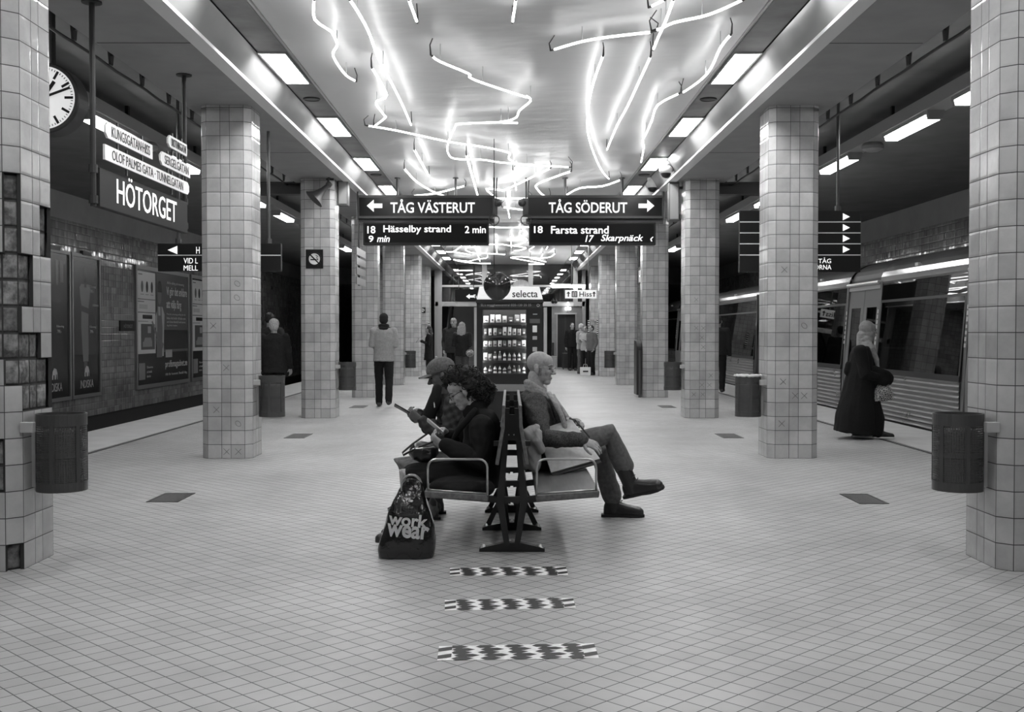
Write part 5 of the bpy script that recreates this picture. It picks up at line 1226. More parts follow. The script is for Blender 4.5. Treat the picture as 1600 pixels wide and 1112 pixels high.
def car(label, ya, yb, doors, loc_y):
    t = thing('train_car', label, 'train', (7.4, loc_y, -1.0))
    edges = [ya] + [e for d in doors for e in d] + [yb]
    bays = [(edges[2*i], edges[2*i+1]) for i in range(len(edges)//2)]
    for (a, b2) in bays:
        a2, b3 = a + .09, b2 - .09
        # corrugated lower panel
        q = MB(); n = 10; z0, z1 = .02, .72
        pts = []
        for k in range(n*6 + 1):
            z = z0 + (z1 - z0)*k/(n*6); pts.append((5.93 - .016*(.5 + .5*math.cos(2*math.pi*k/6))**2, z))
        for k in range(len(pts) - 1): q.face([(pts[k][0], a2, pts[k][1]), (pts[k][0], b3, pts[k][1]), (pts[k+1][0], b3, pts[k+1][1]), (pts[k+1][0], a2, pts[k+1][1])])
        q.box((5.94, a2, z0), (5.96, b3, z1)); obj('corrugated_panel', q, m_rib, t)
        q = MB(); side_quad(q, a2, b3, .72, .8, .012); side_quad(q, a2, b3, 1.86, 1.9, .006); side_quad(q, a2, b3, 2.17, 2.2, .006); obj('window_band', q, m_cdark, t)
        q = MB(); side_quad(q, a2, b3, .8, 2.17, .0, .012); obj('window_pane', q, m_win, t)
        q = MB(); mid = [a2 + (b3 - a2)*u for u in (.42,)]
        for m2 in mid: side_quad(q, m2 - .05, m2 + .05, .8, 1.86, -.014, .05)
        side_quad(q, a2, a2 + .05, .8, 1.86, .004); side_quad(q, b3 - .05, b3, .8, 1.86, .004); obj('window_frame', q, m_cdark, t)
        q = MB()
        side_quad(q, a, a2, .0, 2.2, .012); obj('body_post', q, m_post, t); q = MB(); side_quad(q, b3, b2, .0, 2.2, .012); obj('body_post', q, m_post, t)
    for (a, b2) in doors:
        m2 = (a + b2)/2
        for (u, w2) in ((a + .03, m2 - .008), (m2 + .008, b2 - .03)):
            q = MB(); fw = .14
            side_quad(q, u, w2, .02, .75, -.02); side_quad(q, u, u + fw, .75, 1.8, -.02); side_quad(q, w2 - fw, w2, .75, 1.8, -.02); side_quad(q, u, w2, 1.8, 2.1, -.02); d = obj('door_leaf', q, m_post, t)
            q = MB(); side_quad(q, u + fw, w2 - fw, .75, 1.8, -.03, .01); obj('door_window', q, m_win, d)
            q = MB(); side_quad(q, m2 - .012, m2 + .012, .02, 2.1, -.018); 
        q = MB(); side_quad(q, a, b2, 2.1, 2.2, .0); q.tube([(sx(2.2) - .03, a, 2.2), (sx(2.2) - .03, b2, 2.2)], .035, 8); obj('door_header', q, M_['steel'], t)
        for e in (a, b2):
            q = MB(); rr = random.Random(int(e*100))
            for k in range(7): side_quad(q, e - .025, e + .025, 1.18 + k*.085, 1.18 + k*.085 + rr.uniform(.045, .065), .014, .004)
            obj('post_lettering', q, mat('post_letter', .55, .5), t)
    # roof shoulder
    q = MB(); prof = [(sx(2.2) - .01 + .6*(1 - math.cos(k*math.pi/16)), 2.2 + .42*math.sin(k*math.pi/16)) for k in range(9)] + [ (7.5, 2.66), (8.4, 2.62), (8.85, 2.5), (9.0, 2.2)]
    yy = [e for b in bays for e in b]
    for i in range(len(prof) - 1):
        (x0, z0), (x1, z1) = prof[i], prof[i+1]
        if i < 7:
            for (a, b2) in bays: q.face([(x0, a, z0), (x0, b2, z0), (x1, b2, z1), (x1, a, z1)])
        else: q.face([(x0, ya, z0), (x0, yb, z0), (x1, yb, z1), (x1, ya, z1)])
    obj('roof', q, m_roof, t, True)
    for (a, b2) in doors:
        q = MB()
        for i in range(7):
            (x0, z0), (x1, z1) = prof[i], prof[i+1]; q.face([(x0 + .04, a, z0), (x0 + .04, b2, z0), (x1 + .04, b2, z1), (x1 + .04, a, z1)])
        obj('door_hood', q, M_['dark'], t, True)
    q = MB()
    for (a, b2) in bays:
        m2 = (a + b2)/2 + .3; q.cbox((sx(2.2) + .05, m2, 2.40), (.04, .12, .05))
    obj('marker_lamp', q, M_['steel'], t)
    q = MB(); q.box((6.0, ya, -.95), (8.9, yb, -.02)); obj('underframe', q, M_['black'], t)
    q = MB(); q.box((5.98, ya, -.02), (8.9, yb, .0)); q.box((8.85, ya, 0), (8.95, yb, 2.3)); q.box((6.15, ya, 2.2), (8.9, yb, 2.24)); q.box((5.99, ya, 0), (8.9, ya + .04, 2.3)); q.box((5.99, yb - .04, 0), (8.9, yb, 2.3)); obj('interior_shell', q, mat('train_interior', .12, .6), t)
    y = ya + 1.0
    k = 0
    while y < yb - .8:
        q = MB(); q.box((6.2, y - .25, .38), (7.0, y + .25, .46)); q.box((6.2, y + .2, .4), (7.0, y + .27, 1.12)); so = obj('seat', q, mat('train_seat', .06, .7), t, bevel=.03)
        y += 1.4; k += 1
    for y in [ (a + b2)/2 for a, b2 in doors]:
        for dx in (.35, 1.6):
            q = MB(); q.tube([(6.1 + dx, y + .9, 0), (6.1 + dx, y + .9, 2.2)], .018, 8); obj('grab_pole', q, M_['steel'], t)
    q = MB(); q.box((6.2, ya, 1.9), (6.24, yb, 2.2)); obj('ceiling_cove', q, M_['black'], t)
    q = MB(); q.box((7.0, ya + .3, 2.19), (7.15, yb - .3, 2.2)); obj('saloon_light', q, emat('saloon_light', 1, .25), t)
    return t
car('ribbed metal train car with tall dark windows standing at the platform', 4.0, 25.6, [(5.6, 7.2), (12.4, 14.25), (17.75, 19.4), (22.6, 24.2)], 14)
car('second train car beyond the dark gangway, seen past the bin pillar', 26.4, 42.5, [(32.0, 33.6), (37.5, 39.1)], 34)
g_ = tag(obj('gangway', MB().box((6.2, 25.6, -.6), (8.7, 26.4, 2.4)), M_['black'], loc=(7.4, 26, 0)), 'black gangway joining the two train cars', 'gangway')
# ================================================================= people
m_skin = mat('skin_light', .36, .5, 0, .4, .16, 60, .35, 220); m_skin2 = mat('skin_dark', .12, .5, 0, .4, .1, 30)  # second skin tone is darkened for the shade on the capped man's face
m_eye = mat('eye_dark', .02, .2); m_lash = mat('brow_hair', .06, .7)
def cloth(name, v, var=.15, bs=300, bump=.25, rough=.85): return mat(name, v, rough, 0, .2, var, 40, bump, bs)
def basis(fwd, up=(0, 0, 1)):
    f = V(fwd).normalized(); u = V(up); s = f.cross(u).normalized(); u = s.cross(f)
    return Matrix((s, f, u)).transposed()            # columns: side, forward, up
def head(mb, c, M, k=.92, jaw=1.0):
    """skull, face, jaw, nose, lips, ears, built about the ear-level centre c; local axes side, forward, up"""
    E = lambda p, r, R=None: mb.ell(c + M @ (V(p)*k), (r[0]*k, r[1]*k, r[2]*k), M @ R if R is not None else M, 20, 14)
    E((0, -.012, .042), (.076, .097, .086)); E((0, .03, -.015), (.064, .064, .085)); E((0, .03, -.062), (.056*jaw, .056, .05)); E((0, .058, -.1), (.033*jaw, .031, .026))
    E((0, .078, .026), (.05, .02, .016)); E((0, .046, .052), (.064, .05, .055))
    mb.chain([c + M @ (V(p)*k) for p in ((0, .09, .014), (0, .106, -.012), (0, .117, -.03))], [.0085*k, .0105*k, .0135*k], 10)
    for s in (-1, 1):
        E((s*.013, .104, -.036), (.010, .012, .009)); E((s*.036, .064, -.022), (.025, .025, .026))
        E((s*.081, -.008, -.004), (.011, .022, .036), Matrix.Rotation(-s*.3, 3, 'Z') @ Matrix.Rotation(.2, 3, 'X')); E((s*.077, .002, -.034), (.008, .010, .012))
    E((0, .087, -.066), (.022, .012, .0065)); E((0, .084, -.079), (.019, .012, .008))
def face_parts(c, M, parent, k=.92, brow=None, open_eyes=True):
    q = MB()
    for s in (-1, 1): q.ell(c + M @ (V((s*.031, .084, .002))*k), (.0125*k, .009*k, .0065*k), M, 10, 8)
    obj('eye', q, m_eye, parent, True)
    q = MB()
    for s in (-1, 1): q.chain([c + M @ (V(p)*k) for p in ((s*.014, .101, .024), (s*.034, .096, .031), (s*.052, .078, .025))], [.0035*k, .0045*k, .003*k], 6)
    obj('eyebrow', q, brow or m_lash, parent, True)
    q = MB(); q.chain([c + M @ (V(p)*k) for p in ((-.019, .092, -.073), (0, .098, -.0725), (.019, .092, -.073))], [.0016, .0022, .0016], 6); obj('mouth', q, m_lash, parent, True)
def glasses(c, M, parent, k=.92, m=None):
    q = MB()
    for s in (-1, 1):
        ctr = c + M @ (V((s*.034, .108, -.002))*k); pts = []
        for j in range(17):
            a = 2*math.pi*j/16; pts.append(ctr + M @ (V((.026*math.cos(a), 0, .018*math.sin(a)))*k))
        q.tube(pts, .0016, 6, False); q.tube([c + M @ (V((s*.06, .106, .004))*k), c + M @ (V((s*.078, .05, .008))*k), c + M @ (V((s*.082, -.01, .012))*k), c + M @ (V((s*.082, -.03, -.004))*k)], .0018, 6)
    q.tube([c + M @ (V((-.008, .112, .002))*k), c + M @ (V((.008, .112, .002))*k)], .0016, 6); obj('glasses', q, m or mat('glasses_frame', .05, .3, .5), parent, True)
def hand(mb, wr, d, nrm, thumb, curl=(.5, .55, .4), k=1.0, spread=.1):
    """wr wrist point, d direction to the knuckles, nrm palm side (fingers bend towards it), thumb +1/-1 side"""
    d = V(d).normalized(); n = V(nrm); n = (n - d*n.dot(d)).normalized(); s = d.cross(n)*thumb
    L = .088*k
    mb.loft([(wr - d*.01, s*.026*k, n*.02*k), (wr + d*.02*k, s*.030*k, n*.018*k), (wr + d*L*.6, s*.040*k, n*.0155*k), (wr + d*L, s*.041*k, n*.0125*k), (wr + d*(L + .008), s*.036*k, n*.009*k)], 16)
    lens = (.072, .08, .074, .058)
    for i in range(4):
        o = wr + d*(L - (.004 if i in (0, 3) else 0) - (.006 if i == 3 else 0)) + s*(.030 - .0205*i)*k
        ang = 0; p = o; pts = [o - d*.012]; a = (.16 - .1*i)*spread*2
        for seg in range(3):
            ang += curl[seg]*(1 + .08*i); dd = (d*math.cos(ang) + n*math.sin(ang) + s*a*math.cos(ang)).normalized()
            p = p + dd*lens[i]*k*(.44, .32, .24)[seg]; pts.append(p)
        mb.chain(pts, [.0092*k, .0088*k, .0082*k, .0072*k], 8)
    o = wr + d*.02*k + s*.024*k
    pts = [o, o + (d*.55 + s*.75 + n*.25).normalized()*.036*k]; pts.append(pts[-1] + (d*.85 + s*.35 + n*.4).normalized()*.032*k); pts.append(pts[-1] + (d*.9 + n*.45).normalized()*.026*k)
    mb.chain(pts, [.014*k, .0115*k, .0098*k, .0082*k], 8)
def limb(mb, pts, rad, n=14): mb.chain(pts, rad, n)
def boot(mb, ankle, d, up, k=1.0, L=.27, hi=.12):
    """shoe round an ankle: d toe direction, up towards the shin"""
    d = V(d).normalized(); up = V(up); up = (up - d*up.dot(d)).normalized(); s = d.cross(up)
    hl = ankle - up*.075*k - d*.055*k
    rings = []
    for u, wd, h in ((-.03, .024, .06), (.0, .038, .085), (.2, .041, .1), (.4, .043, .095), (.58, .047, .078), (.78, .05, .066), (.92, .042, .058), (1.0, .022, .04)):
        c = hl + d*(u*L*k) + up*(h*.5*k); rings.append((c, s*wd*k, up*h*.56*k))
    mb.loft(rings, 18, .8); mb.chain([ankle - up*.03*k, ankle + up*hi*k], [.05*k, .056*k], 14)
def sole(mb, ankle, d, up, k=1.0, L=.27):
    d = V(d).normalized(); up = V(up); up = (up - d*up.dot(d)).normalized(); s = d.cross(up); hl = ankle - up*.083*k - d*.06*k
    poly = [(-.02, -.03), (0, -.036), (.2*L, -.038), (.45*L, -.037), (.7*L, -.05), (.9*L, -.043), (1.04*L, -.015)]; poly = poly + [(a, -b) for a, b in poly[::-1]]
    vs = [hl + d*a*k + s*b*k for a, b in poly] + [hl + d*a*k + s*b*k + up*.02*k for a, b in poly]; n = len(poly)
    mb.add(vs, [tuple(range(n - 1, -1, -1)), tuple(range(n, 2*n))] + [(i, (i+1) % n, n + (i+1) % n, n + i) for i in range(n)])
# ---------------------------------------------------------------- old man on the train side of the bench
def old_man():
    D = 7.9; W = lambda x, y, z=D: P(x, y, z)
    pel = W(846, 706); t = thing('person', 'bald man in a grey wool coat and scarf sitting cross-legged on the bench', 'person', (pel.x, D, 0))
    hc = W(844, 575); M = basis((1, -.30, -.06))
    near, far = -1, 1
    shN, shF = W(838, 632, 7.72), W(850, 630, 8.08); elN, elF = W(849, 684, 7.52), W(868, 676, 8.2); wrN, wrF = W(909, 688, 7.42), W(888, 659, 7.88)
    hipN, hipF = W(848, 710, 7.8), W(850, 712, 8.0); knN, knF = W(952, 678, 7.86), W(938, 706, 8.06); anN, anF = W(984, 750, 7.93), W(957, 789, 8.09)
    k = .95
    mb = MB(); head(mb, hc, M, k); mb.chain([hc + M @ V((0, -.03, -.06)), W(836, 612), W(833, 628)], [.056, .058, .07])
    mb.loft([(W(833, 626), V((.08, 0, 0)), V((0, .15, 0))), (W(836, 655), V((.1, 0, 0)), V((0, .17, 0))), (W(842, 690), V((.11, 0, 0)), V((0, .16, 0))), (W(847, 716), V((.11, 0, 0)), V((0, .16, 0)))], 20)
    limb(mb, [shN, elN, wrN], [.05, .042, .027]); limb(mb, [shF, elF, wrF], [.05, .042, .027])
    limb(mb, [hipN, knN, anN], [.075, .055, .038]); limb(mb, [hipF, knF, anF], [.075, .055, .038])
    hand(mb, wrN, W(935, 697, 7.41) - wrN, V((.1, .55, -.75)), -1, (.25, .35, .3), 1.0, .35); hand(mb, wrF, W(905, 656, 7.82) - wrF, V((.3, -.6, -.6)), 1, (.6, .6, .5))
    b = body('body', mb, m_skin, t, .0045, 3)
    face_parts(hc, M, t, k, mat('grey_brow', .25, .8)); glasses(hc, M, t, k, mat('glasses_wire', .45, .25, .9))
    # cropped grey hair, thin at the back and sides
    # coat
    q = MB(); ax = lambda a, b2: V((a, 0, b2))
    q.loft([(W(835, 613), V((.062, 0, -.02)), V((0, .075, 0))), (W(834, 621), V((.095, 0, -.03)), V((0, .135, 0))), (W(836, 632), V((.125, 0, -.02)), V((0, .185, 0))), (W(838, 650), V((.148, 0, 0)), V((0, .2, 0))), (W(842, 672), V((.15, 0, 0)), V((0, .2, 0))), (W(848, 695), V((.15, 0, 0)), V((0, .2, 0))), (W(850, 716), V((.155, 0, 0)), V((0, .21, 0))), (W(852, 728), V((.15, 0, 0)), V((0, .21, 0)))], 28)
    limb(q, [shN + V((-.01, .02, .0)), shN.lerp(elN, .5) + V((-.012, -.005, 0)), elN, elN.lerp(wrN, .55), wrN + (wrN - elN)*.0], [.088, .077, .07, .058, .047]); limb(q, [shF, elF, wrF - (wrF - elF)*.05], [.085, .068, .046])
    q.ell(W(872, 722, 7.78), (.14, .16, .05)); q.chain([W(846, 718, 7.72), W(826, 726, 7.68)], [.07, .05])
    cf = lambda p: .0045*noise.noise(p*14) + .003*noise.noise(V((p.x*40, p.y*40, p.z*25))) + .013*max(0, noise.noise(V((p.x*17 - p.z*13, p.y*6, p.z*18 + p.x*10))))
    coat = body('coat', q, mat('wool_coat', .075, .95, 0, .15, .5, 120, .6, 350), t, .0065, 4, fn=cf)
    q = MB(); q.chain([W(862, 626, 7.80), W(868, 645, 7.76), W(876, 668, 7.76), W(879, 684, 7.78)], [.018, .02, .018, .012]); obj('lapel', q, mat('wool_coat', .075), coat, True)
    # scarf wound round the neck, two ends down the front
    q = MB()
    nk = W(838, 606); pts = [nk + V((.066*math.cos(a) - .0, .076*math.sin(a), -.012 - .028*math.cos(a) + .008*math.sin(2*a))) for a in [2*math.pi*j/20 for j in range(21)]]
    for dz, r in ((0, .024), (.026, .02), (-.022, .024)): q.tube([p + V((-dz*.3, 0, dz)) for p in pts], r, 10, False)
    for pth in ([W(856, 612, 7.80), W(868, 630, 7.72), W(878, 650, 7.71), W(884, 668, 7.73), W(883, 682, 7.74)], [W(862, 616, 7.86), W(876, 636, 7.8), W(888, 656, 7.83), W(889, 672, 7.85)]):
        rings = []
        for i, p in enumerate(pth): rings.append((p, V((.017, 0, .005)), V((.006, .036, 0))))
        q.loft(rings, 14)
    body('scarf', q, mat('wool_scarf', .36, .9, 0, .2, .25, 60, .5, 300), t, .005, 2, fn=lambda p: .004*noise.noise(V((p.x*30 + p.z*20, p.y*50, p.z*12))))
    # trousers
    q = MB(); up = V((0, 0, 1))
    limb(q, [hipF, hipF.lerp(knF, .6), knF, knF.lerp(anF, .5), W(956, 774, 8.09)], [.1, .088, .08, .072, .076]); q.ell(W(850, 712, 7.9), (.14, .19, .09))
    limb(q, [hipN, hipN.lerp(knN, .6), knN, knN.lerp(anN, .45), W(975, 729, 7.92)], [.1, .09, .08, .073, .072])
    tf = lambda p: .004*noise.noise(p*16) + .007*max(0, noise.noise(V((p.x*12 + p.z*16, p.y*8, p.z*10 - p.x*14))))
    body('trousers', q, cloth('grey_trousers', .12, .2, 300, .2), t, .0065, 3, fn=tf)
    for nm, an, d, u in (('boot', anN, V((.8, -.42, .26)), knN - anN), ('boot', W(957, 791, 8.09), V((1, -.08, 0)), V((0, 0, 1)))):
        if an != anN: an = V((an.x, an.y, .087))
        else: an = W(985, 757, 7.93)
        q = MB(); boot(q, an, d, u, 1.05, .275, .12); bo = body(nm, q, mat('black_leather', .022, .35, 0, .5, 0, 8, .3, 60), t, .006, 2)
        q = MB(); sole(q, an, d, u, 1.05, .275); obj('sole', q, mat('boot_sole', .012, .6), bo)
        q = MB(); dd = V(d).normalized(); uu = V(u); uu = (uu - dd*uu.dot(dd)).normalized(); ss = dd.cross(uu)
        for i in range(5):
            c = an + uu*(.06 - .03*i) + dd*(.052 + (.012*i if i < 3 else .03*(i - 1.2))); q.tube([c + ss*.026, c + dd*.012 + uu*.006, c - ss*.026], .003, 5)
        obj('lace', q, mat('boot_lace', .08, .7), bo, True)
    # board folder on his lap, dark folder under it, pale jacket beside him
    q = MB(); A = [W(840, 672, 7.68), W(893, 654, 7.76), W(937.5, 716, 7.52), W(861, 738, 7.42)]
    nrm = (A[1] - A[0]).cross(A[3] - A[0]).normalized()
    if nrm.z < 0: nrm = -nrm
    q.add(A + [p - nrm*.012 for p in A], [(0, 1, 2, 3), (7, 6, 5, 4), (0, 4, 5, 1), (1, 5, 6, 2), (2, 6, 7, 3), (3, 7, 4, 0)])
    f = thing('folder', 'large pale cardboard folder lying across the old man’s lap', 'folder', A[3]); obj('front_board', q, mat('pale_cardboard', .6, .6, 0, .3, .12, 30), f, bevel=.002)
    q = MB(); q.add([p - nrm*.014 + (A[2] - A[1])*.06 for p in A] + [p - nrm*.024 + (A[2] - A[1])*.06 for p in A], [(0, 1, 2, 3), (7, 6, 5, 4), (0, 4, 5, 1), (1, 5, 6, 2), (2, 6, 7, 3), (3, 7, 4, 0)]); obj('back_board', q, M_['dark'], f)
    q = MB(); q.tube([A[1] + V((-.02, 0, .003)), A[1] + V((.02, -.1, .0)), A[1].lerp(A[2], .55) + V((.02, 0, .02))], .006, 6); obj('elastic_band', q, M_['black'], f)
    q = MB(); q.cbox(A[1] + V((-.03, -.04, .004)), (.02, .02, .012)); obj('clasp', q, M_['white'], f)
    q = MB(); q.chain([W(838, 668, 7.44), W(824, 678, 7.42), W(822, 692, 7.42)], [.03, .045, .04]); q.chain([W(842, 676, 7.42), W(838, 690, 7.40), W(846, 703, 7.40)], [.03, .042, .03]); q.chain([W(832, 686, 7.44), W(834, 726, 7.44)], [.06, .05]); q.chain([W(826, 700, 7.46), W(822, 722, 7.46)], [.05, .05])
    me = remesh(q, .006, 3, fn=lambda p: .008*noise.noise(V((p.x*20 + p.z*14, p.y*9, p.z*5))) + .004*noise.noise(V((p.x*50 + p.z*30, p.y*20, p.z*10))), off=W(832, 725, 7.44))
    tag(link('satin_jacket', me, mat('satin_cloth', .3, .35, 0, .5, .35, 9), loc=W(832, 725, 7.44)), 'crumpled pale satin jacket bundled beside the old man on the bench', 'jacket')
old_man()
# ---------------------------------------------------------------- woman with curly hair
def curly_woman():
    D = 7.12; W = lambda x, y, z=D: P(x, y, z)
    t = thing('person', 'woman with dark curly hair and glasses in a black coat looking at her phone', 'person', (W(745, 740).x, D, 0))
    hc = W(723, 611); M = basis((-1, -.16, -.55), (-.5, 0, 1)); k = .88
    shN, shF = W(752, 668, 6.95), W(735, 664, 7.3); elN, elF = W(750, 722, 6.87), W(716, 705, 7.38); wrN, wrF = W(693, 695, 6.95), W(699, 678, 7.2)
    hipN, hipF = W(752, 745, 7.03), W(752, 745, 7.22); knN, knF = W(636, 744, 7.02), W(632, 744, 7.2); anN, anF = W(632, 838, 7.02), W(640, 832, 7.22)
    mb = MB(); head(mb, hc, M, k, .95); mb.chain([hc + M @ V((0, -.03, -.06)), W(744, 640), W(752, 655)], [.05, .052, .062])
    mb.loft([(W(752, 655), V((.08, 0, 0)), V((0, .13, 0))), (W(756, 690), V((.1, 0, 0)), V((0, .15, 0))), (W(755, 745), V((.11, 0, 0)), V((0, .17, 0)))], 20)
    limb(mb, [shN, elN, wrN], [.046, .04, .026]); limb(mb, [shF, elF, wrF], [.046, .04, .026])
    limb(mb, [hipN, knN, anN], [.085, .062, .038]); limb(mb, [hipF, knF, anF], [.085, .06, .038])
    hand(mb, wrN, W(668, 682, 7.0) - wrN, V((.0, .75, .5)), 1, (.5, .6, .5), .92); hand(mb, wrF, W(682, 664, 7.1) - wrF, V((-.2, -.6, -.6)), -1, (.5, .6, .5), .92)
    body('body', mb, m_skin, t, .0045, 3)
    face_parts(hc, M, t, k); glasses(hc, M, t, k)
    q = MB()
    for an in (anN, anF):
        a = V((an.x, an.y, .085)); boot(q, a, V((-1, -.05, 0)), V((0, 0, 1)), .92, .26, .02); body('shoe', q, mat('black_leather', .022), t, .008, 2); q = MB()
    # coat, long over the knees
    q = MB()
    q.chain([W(757, 625), W(744, 634), W(734, 645)], [.045, .062, .05]); q.loft([(W(744, 638), V((.05, 0, .01)), V((0, .07, 0))), (W(750, 648), V((.09, 0, .025)), V((0, .13, 0))), (W(752, 660), V((.115, 0, .02)), V((0, .18, 0))), (W(755, 682), V((.128, 0, 0)), V((0, .2, 0))), (W(753, 715), V((.135, 0, 0)), V((0, .21, 0))), (W(750, 742), V((.145, 0, 0)), V((0, .235, 0))), (W(748, 758), V((.15, 0, 0)), V((0, .25, 0)))], 28)
    limb(q, [shN, shN.lerp(elN, .5) + V((.015, 0, 0)), elN, elN.lerp(wrN, .5), W(697, 696, 6.95)], [.085, .082, .08, .066, .05]); limb(q, [shF, elF, W(704, 680, 7.2)], [.08, .07, .045])
    for s, hp, kn in ((1, hipN, knN), (1, hipF, knF)): limb(q, [hp, hp.lerp(kn, .5), kn + V((.06, 0, -.0))], [.115, .105, .088])
    q.loft([(W(748, 742), V((.12, 0, 0)), V((0, .25, 0))), (W(700, 750), V((.1, 0, .03)), V((0, .24, 0))), (W(658, 752), V((.02, 0, .07)), V((0, .2, 0)))], 20)
    q.ell(W(722, 758, 6.84), (.2, .24, .055)); q.chain([W(680, 762, 6.7), W(762, 762, 6.7)], [.04, .045]); q.chain([W(662, 752, 6.93), W(662, 775, 6.93)], [.06, .045])
    ff = lambda p: .005*noise.noise(p*12) + .007*max(0, noise.noise(V((p.x*14 + p.z*12, p.y*7, p.z*16 - p.x*8))))
    coat = body('coat', q, cloth('black_coat', .011, .2, 250, .3, .9), t, .0065, 4, fn=ff)
    q = MB(); 
    for o_ in (0, .022): q.chain([W(742, 640, 7.03) + V((0, -o_, 0)), W(733, 652, 6.98) + V((0, -o_, 0)), W(716, 672, 6.97), W(706, 690, 6.98)], [.016, .022, .02, .012])
    obj('collar', q, cloth('black_coat', .011), coat, True)
    # hair: a wide cloud of small curls
    q = MB(); rr = random.Random(4)
    for (x, y, z, r) in ((714, 590, D, .078), (725, 590, D, .085), (736, 597, D, .1), (746, 605, D, .083), (754, 616, D, .06), (760, 607, D, .05), (704, 595, D, .045), (741, 613, D, .07)): q.ell(W(x, y, z + .02), (r, r*1.12, r*.88))
    core = body('hair', q, mat('curly_hair', .022, .6, 0, .35, .4, 80, .8, 120), t, .008, 1, fn=lambda p: .016*noise.noise(p*26) + .012*noise.noise(p*55))
    q = MB(); n = 0
    while n < 620:
        u = V((rr.gauss(0, 1), rr.gauss(0, 1), rr.gauss(0, 1))).normalized()
        (x, y, r) = rr.choice(((714, 590, .082), (725, 590, .088), (736, 597, .104), (746, 605, .086), (754, 616, .064), (760, 607, .054), (704, 595, .048), (741, 613, .074)))
        p = W(x, y, D + .02) + V((u.x*r, u.y*r*1.12, u.z*r*.88)); lp_ = M.transposed() @ (p - hc)
        if lp_.y > .035 and lp_.z < .035: continue
        a = V((rr.gauss(0, 1), rr.gauss(0, 1), rr.gauss(0, 1))).normalized(); b2 = u.cross(a).normalized(); c_ = u
        R1 = rr.uniform(.008, .015); ln = rr.uniform(.03, .07); ph = rr.uniform(0, 6); dirn = (b2 + V((.15, 0, -.45))).normalized(); e1 = dirn.cross(c_).normalized(); e2 = dirn.cross(e1)
        pts = [p + dirn*(ln*j/12 - ln/2) + e1*R1*math.cos(ph + j*.95) + e2*R1*math.sin(ph + j*.95) for j in range(13)]
        q.tube(pts, .0032, 4); n += 1
    obj('curls', q, mat('curly_hair', .022), core, True)
    # phone in her hands
    p0 = W(680, 666, 7.08); Mp = basis((-.55, .12, .45), (.6, .3, .6)); q = MB(); Tm = Matrix.Translation(p0) @ Mp.to_4x4()
    ph = thing('smartphone', 'pale smartphone held low by the curly-haired woman', 'smartphone', p0)
    q.box((-.034, -.07, -.004), (.034, .07, .004), Tm); obj('phone_body', q, mat('phone_pale', .55, .3), ph, bevel=.003)
    q = MB(); q.box((-.031, -.065, .004), (.031, .065, .0048), Tm); obj('screen', q, emat('phone_screen', .5, .2), ph)
    # handbag on her lap
    c = W(659, 705, 7.02); hb = thing('handbag', 'black leather handbag on the curly-haired woman’s lap', 'handbag', c)
    q = MB(); q.loft([(W(640, 703), V((.01, 0, .025)), V((0, .05, 0))), (W(648, 704), V((.0, 0, .06)), V((0, .11, 0))), (W(662, 706), V((.0, 0, .072)), V((0, .13, 0))), (W(676, 707), V((.0, 0, .06)), V((0, .12, 0))), (W(684, 706), V((0, 0, .03)), V((0, .08, 0)))], 24, .75)
    me = remesh(q, .006, 3, fn=lambda p: .008*noise.noise(V((p.x*20, p.y*8, p.z*26))), off=c); link('bag_body', me, mat('bag_leather', .02, .28, 0, .6, 0, 8, .3, 40), hb)
    q = MB(); q.tube([W(676, 690, 6.95), W(650, 700, 6.9), W(630, 711, 6.9), W(629, 707, 6.92), W(645, 693, 6.97), W(668, 677, 7.0)], .007, 6); obj('strap', q, mat('bag_leather', .02), hb, True)
    q = MB(); q.tube([W(645, 701, 6.9), W(660, 700, 6.885), W(678, 698, 6.9)], .003, 5); obj('zip', q, M_['steel'], hb)
curly_woman()
